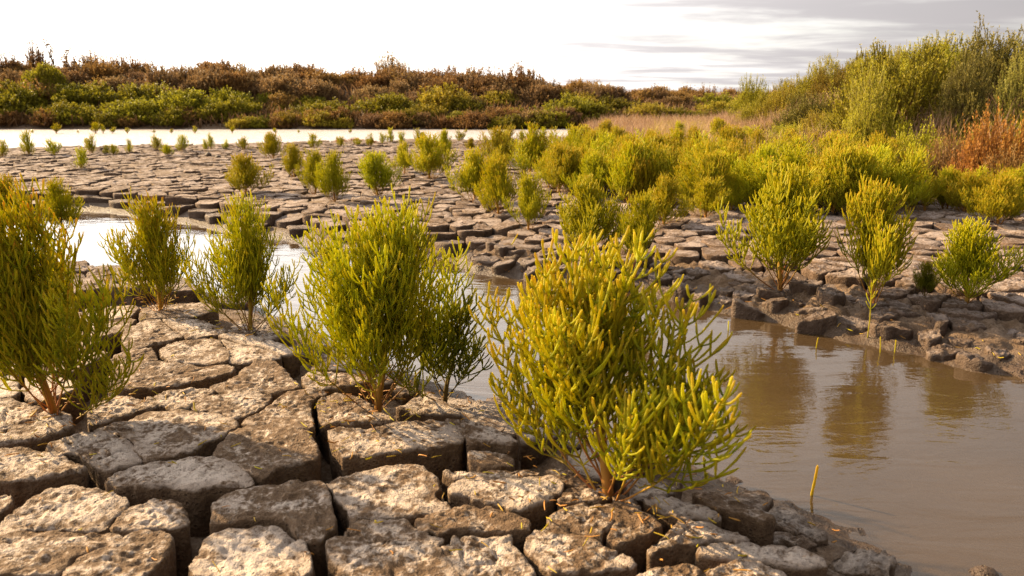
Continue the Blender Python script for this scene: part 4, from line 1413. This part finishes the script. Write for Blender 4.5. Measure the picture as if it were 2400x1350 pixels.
sprout(1660, 1148, 1066, -0.09, M_glass_d, 4, 0.0022, 'dark forked seedling on the wet mud right of the nearest golden glasswort', 0.0, seed=2)
sprout(1900, 1158, 1078, WATER, M_glass_y, 0, 0.0024, 'single jointed yellow shoot standing alone in the open pool', -0.05, seed=3)
sprout(1597, 1108, 1050, -0.08, M_glass_d, 0, 0.0016, 'thin grey twig at the water under the right side of the golden glasswort', 0.05, seed=4)
sprout(2036, 765, 655, -0.05, M_glass_g, 9, 0.0015, 'upright pale seedling with side shoots on the bank below the loose pale glasswort', 0.02, seed=5)
sprout(2063, 828, 788, WATER, M_glass_g, 0, 0.0015, 'left one of two short green shoots in the water below the bank seedling', 0.0, seed=6)
sprout(2096, 826, 792, WATER, M_glass_g, 0, 0.0015, 'right one of two short green shoots in the water below the bank seedling', 0.05, seed=7)
sprout(1912, 815, 786, WATER, M_glass_g, 0, 0.0015, 'lone short green shoot in the reflections under the largest green glasswort', 0.05, seed=8)
sprout(1708, 775, 750, WATER, M_glass_g, 1, 0.0018, 'tiny green shoot in the pool just right of the golden glasswort top', 0.0, seed=9)
sprout(1188, 566, 538, -0.02, M_glass_o, 0, 0.0030, 'dry orange stalk leaning on the cracked mud left of the slender green glasswort', 0.6, name='dry_stalk', seed=10, cat='stalk')
sprout(1640, 525, 470, -0.02, M_glass_o, 5, 0.0014, 'thin sparse reddish twig on bare mud before the yellow thicket', 0.08, name='dry_twig', seed=11, cat='twig')


def stone(px, py, wpx, label, seed, z=-0.01):
    p = at(px, py, z)
    r = wpx / F * p[1] / 2
    n, m = 14, 8
    th, ph = np.meshgrid(np.linspace(0, 2 * math.pi, n, endpoint=False), np.linspace(-1.35, 1.35, m))
    V = np.stack([np.cos(th) * np.cos(ph), np.sin(th) * np.cos(ph), np.sin(ph) * 0.75], -1).reshape(-1, 3)
    V = V * (1 + 0.35 * fbm(V[:, 0] * 1.7 + seed, V[:, 1] * 1.7, V[:, 2] * 1.7, o=3))[:, None] * r
    idx = np.arange(n * m).reshape(m, n)
    q = np.stack([idx[:-1], np.roll(idx[:-1], -1, 1), np.roll(idx[1:], -1, 1), idx[1:]], -1).reshape(-1, 4)
    V = np.vstack([V, [[0, 0, V[-n:, 2].mean() + r * 0.05]]])
    t = np.stack([idx[-1], np.roll(idx[-1], -1), np.full(n, n * m)], 1)
    o = link('mud_clod', mesh_np('mud_clod', V, q, t, np.tile([0, 0.6, 0.3], (len(V), 1))), M_mud)
    o.location = (p[0], p[1], z + r * 0.3)
    return tag(o, label, 'clod', 'dark clods near the lagoon')


stone(489, 366, 16, 'left one of two dark clods lying on the mud before the lagoon', 1)
stone(512, 371, 14, 'right one of two dark clods lying on the mud before the lagoon', 2)
stone(868, 338, 9, 'small dark clod at the lagoon edge by the red creeping plant', 3)
stone(1045, 336, 9, 'small dark clod at the lagoon edge under the round green glasswort', 4)
for k, (px, py, sz) in enumerate([(800, 337, 34), (835, 335, 40), (870, 340, 30)]):
    p = at(px, py, -0.03)
    put_bush(TWIG, k, p[0], p[1], -0.06, sz / F * p[1] / 2, 0.10, M_red, 'small red creeping plant on the near edge of the lagoon', 'creeping plant', 'red creeping plants at the lagoon edge', 'creeping_plant')


def foam(px, py, wpx, label, seed):
    p = at(px, py, WATER)
    r = wpx / F * p[1] / 2
    th = np.linspace(0, 2 * math.pi, 40, endpoint=False)
    rr = r * (1 + 0.45 * fbm(np.cos(th) * 2 + seed, np.sin(th) * 2, o=3))
    V, Q2 = [], []
    for f, z in ((1.0, -0.001), (0.97, 0.0022), (0.7, 0.003), (0.4, 0.0032)):
        V.append(np.stack([rr * f * np.cos(th), rr * f * np.sin(th), np.full(40, z) + 0.0012 * fbm(np.cos(th) * 9 * f, np.sin(th) * 9 * f + seed, o=2)], 1))
    V = np.vstack(V + [np.array([[0, 0, 0.0032]])])
    i = np.arange(40); j = (i + 1) % 40
    q = np.concatenate([np.stack([k * 40 + i, k * 40 + j, (k + 1) * 40 + j, (k + 1) * 40 + i], 1) for k in range(3)])
    o = link('foam', mesh_np('foam', V, q, np.stack([120 + i, 120 + j, np.full(40, 160)], 1), np.tile([0.4, 0.2, 0.8], (161, 1))), M_block)
    o.location = (p[0], p[1], WATER)
    return tag(o, label, 'foam')


rl = np.random.default_rng(55)
pb = []
for bx, by, cnt_, sp in [(1435, 1148, 120, 0.09), (880, 938, 120, 0.10), (128, 968, 110, 0.10), (1040, 903, 30, 0.05), (583, 760, 50, 0.07), (375, 720, 50, 0.07), (700, 1100, 140, 0.5), (1300, 1250, 50, 0.25)]:
    c = at(bx, by, 0.0)
    pb.append(c + np.column_stack([rl.normal(0, sp, (cnt_, 2)), np.full(cnt_, 0.004)]))
tl_ = np.column_stack([rl.uniform(-0.8, 2.4, 9000), rl.uniform(0.9, 3.2, 9000)])
dd_ = shore_d(tl_[:, 0], tl_[:, 1])
tl_ = tl_[(dd_ > 0.0) & (dd_ < 0.09)][:260]
pb.append(np.column_stack([tl_, ground_h(tl_[:, 0], tl_[:, 1])[0] + 0.003]))
pb = np.vstack(pb)
dd_ = shore_d(pb[:, 0], pb[:, 1])
pb = pb[(dd_ > 0.16) | ((pb[:, 2] < -0.01) & (dd_ > 0))]
aa = rl.uniform(0, 2 * math.pi, len(pb))
lt = grow(pb, np.stack([np.cos(aa), np.sin(aa), rl.normal(0, 0.15, len(pb))], 1), rl.uniform(0.008, 0.03, len(pb)), 4, np.array([0, 0, 1.0]), rl.normal(0, 0.3, len(pb)), 0.2, rl)
V, q, tn = tubes(lt, np.array([[0.7, 1, 1, 0.5]]) * rl.uniform(0.0007, 0.0014, (len(pb), 1)), 4, np.full((len(pb), 4), 0.6), np.clip(rl.random((len(pb), 1)) + 0.3, 0, 1) * np.ones((1, 4)), rl.random(len(pb)))
kind(link('plant_litter', mesh_np('plant_litter', V, q, attr=tn), M_glass_o), 'stuff')

foam(1158, 944, 62, 'pale raft of scum floating by the small dark glasswort', 1)
foam(1088, 938, 46, 'pale crust of scum against the mud at the foot of the small dark glasswort', 5)

# ------------------------------------------------------------------ ground cover (stuff)
def blades(name, pts, z, hgt, wid, mat, seed, lean=0.35):
    rg = np.random.default_rng(seed)
    n = len(pts)
    b = np.column_stack([pts, z])
    d = unit(np.column_stack([rg.normal(0, lean, n), rg.normal(0, lean, n), np.ones(n)]))
    sd = unit(np.cross(d, rg.normal(0, 1, (n, 3))))
    h = (hgt * rg.uniform(0.5, 1.3, n))[:, None]
    wv = (wid * rg.uniform(0.7, 1.3, n))[:, None]
    dr = np.column_stack([rg.normal(0, 0.18, (n, 2)), np.zeros(n)]) * h
    A = np.stack([b - sd * wv, b + sd * wv, b + d * h * 0.6 + sd * wv * 0.8 + dr * 0.3, b + d * h * 0.6 - sd * wv * 0.8 + dr * 0.3, b + d * h + dr], 1)
    k = np.arange(n) * 5
    q = np.stack([k, k + 1, k + 2, k + 3], 1); t = np.stack([k + 3, k + 2, k + 4], 1)
    rn = rg.random(n)
    tn = np.stack([np.tile([0, 0, 0.6, 0.6, 1.0], n), np.zeros(n * 5), np.repeat(rn, 5)], 1)
    return kind(link(name, mesh_np(name, A.reshape(-1, 3), q, t, tn, smooth=False), mat), 'stuff')


def scatter(fn, n, x0, x1, y0, y1, seed):
    rg = np.random.default_rng(seed)
    P = np.column_stack([rg.uniform(x0, x1, n * 6), rg.uniform(y0, y1, n * 6)])
    P = P[np.abs(P[:, 0]) < 0.7 * P[:, 1] + 0.6]
    m = fn(P[:, 0], P[:, 1], rg)
    return P[m][:n]


hh = lambda x, y: hill_h(x, y)
P = scatter(lambda x, y, r: (hh(x, y) > 0.02) & (fbm(x * 0.9, y * 0.9) > -0.35), 38000, 2.2, 11, 4.2, 17, 1)
blades('golden_ground_cover', P, hh(P[:, 0], P[:, 1]) - 0.01, 0.17, 0.007, M_goldgrass, 2)
P = scatter(lambda x, y, r: (hh(x, y) > 0.0) & (hh(x, y) < 0.5) & (fbm(x * 1.3 + 8, y * 1.3) > 0.08), 22000, 2.0, 8, 5.0, 13, 3)
blades('dry_grass', P, hh(P[:, 0], P[:, 1]) - 0.01, 0.24, 0.0035, M_dry, 4, 0.2)
P = scatter(lambda x, y, r: (x / y * F + 1200 > 1370) & (x / y * F + 1200 < 1760) & (sdf_poly(LAGOON, x, y) > 0.05), 16000, 0.8, 5, 8.0, 15.5, 10)
blades('dry_grass', P, np.maximum(hh(P[:, 0], P[:, 1]), -0.085) - 0.01, 0.26, 0.005, M_dry, 11, 0.2)
P = scatter(lambda x, y, r: (hh(x, y) < 0.05) & (x / y * F + 1200 > 1330) & (FLOOR < 0) & (sdf_poly(FOOT, x, y) < 0.9) & (fbm(x * 1.5, y * 1.5 + 3) > -0.15), 24000, 0.6, 8, 4.3, 12.5, 8)
blades('thicket_undergrowth', P, np.full(len(P), -0.03), 0.20, 0.004, M_goldgrass, 9)
P = P[::3] + 0.02
blades('dry_grass', P, np.full(len(P), -0.03), 0.27, 0.003, M_dry, 19, 0.25)
bh = lambda x, y: bank_h(x, y)
P = scatter(lambda x, y, r: bh(x, y) > -0.08, 34000, -16, 14, 15.6, 21, 5)
blades('brown_ground_cover', P, np.maximum(bh(P[:, 0], P[:, 1]), -0.1) - 0.01, 0.22, 0.016, M_brown, 6)
print('tris', sum(len(m.polygons) * 2 - (0 if len(m.loops) == 4 * len(m.polygons) else 0) for m in bpy.data.meshes), 'objects', len(bpy.data.objects))
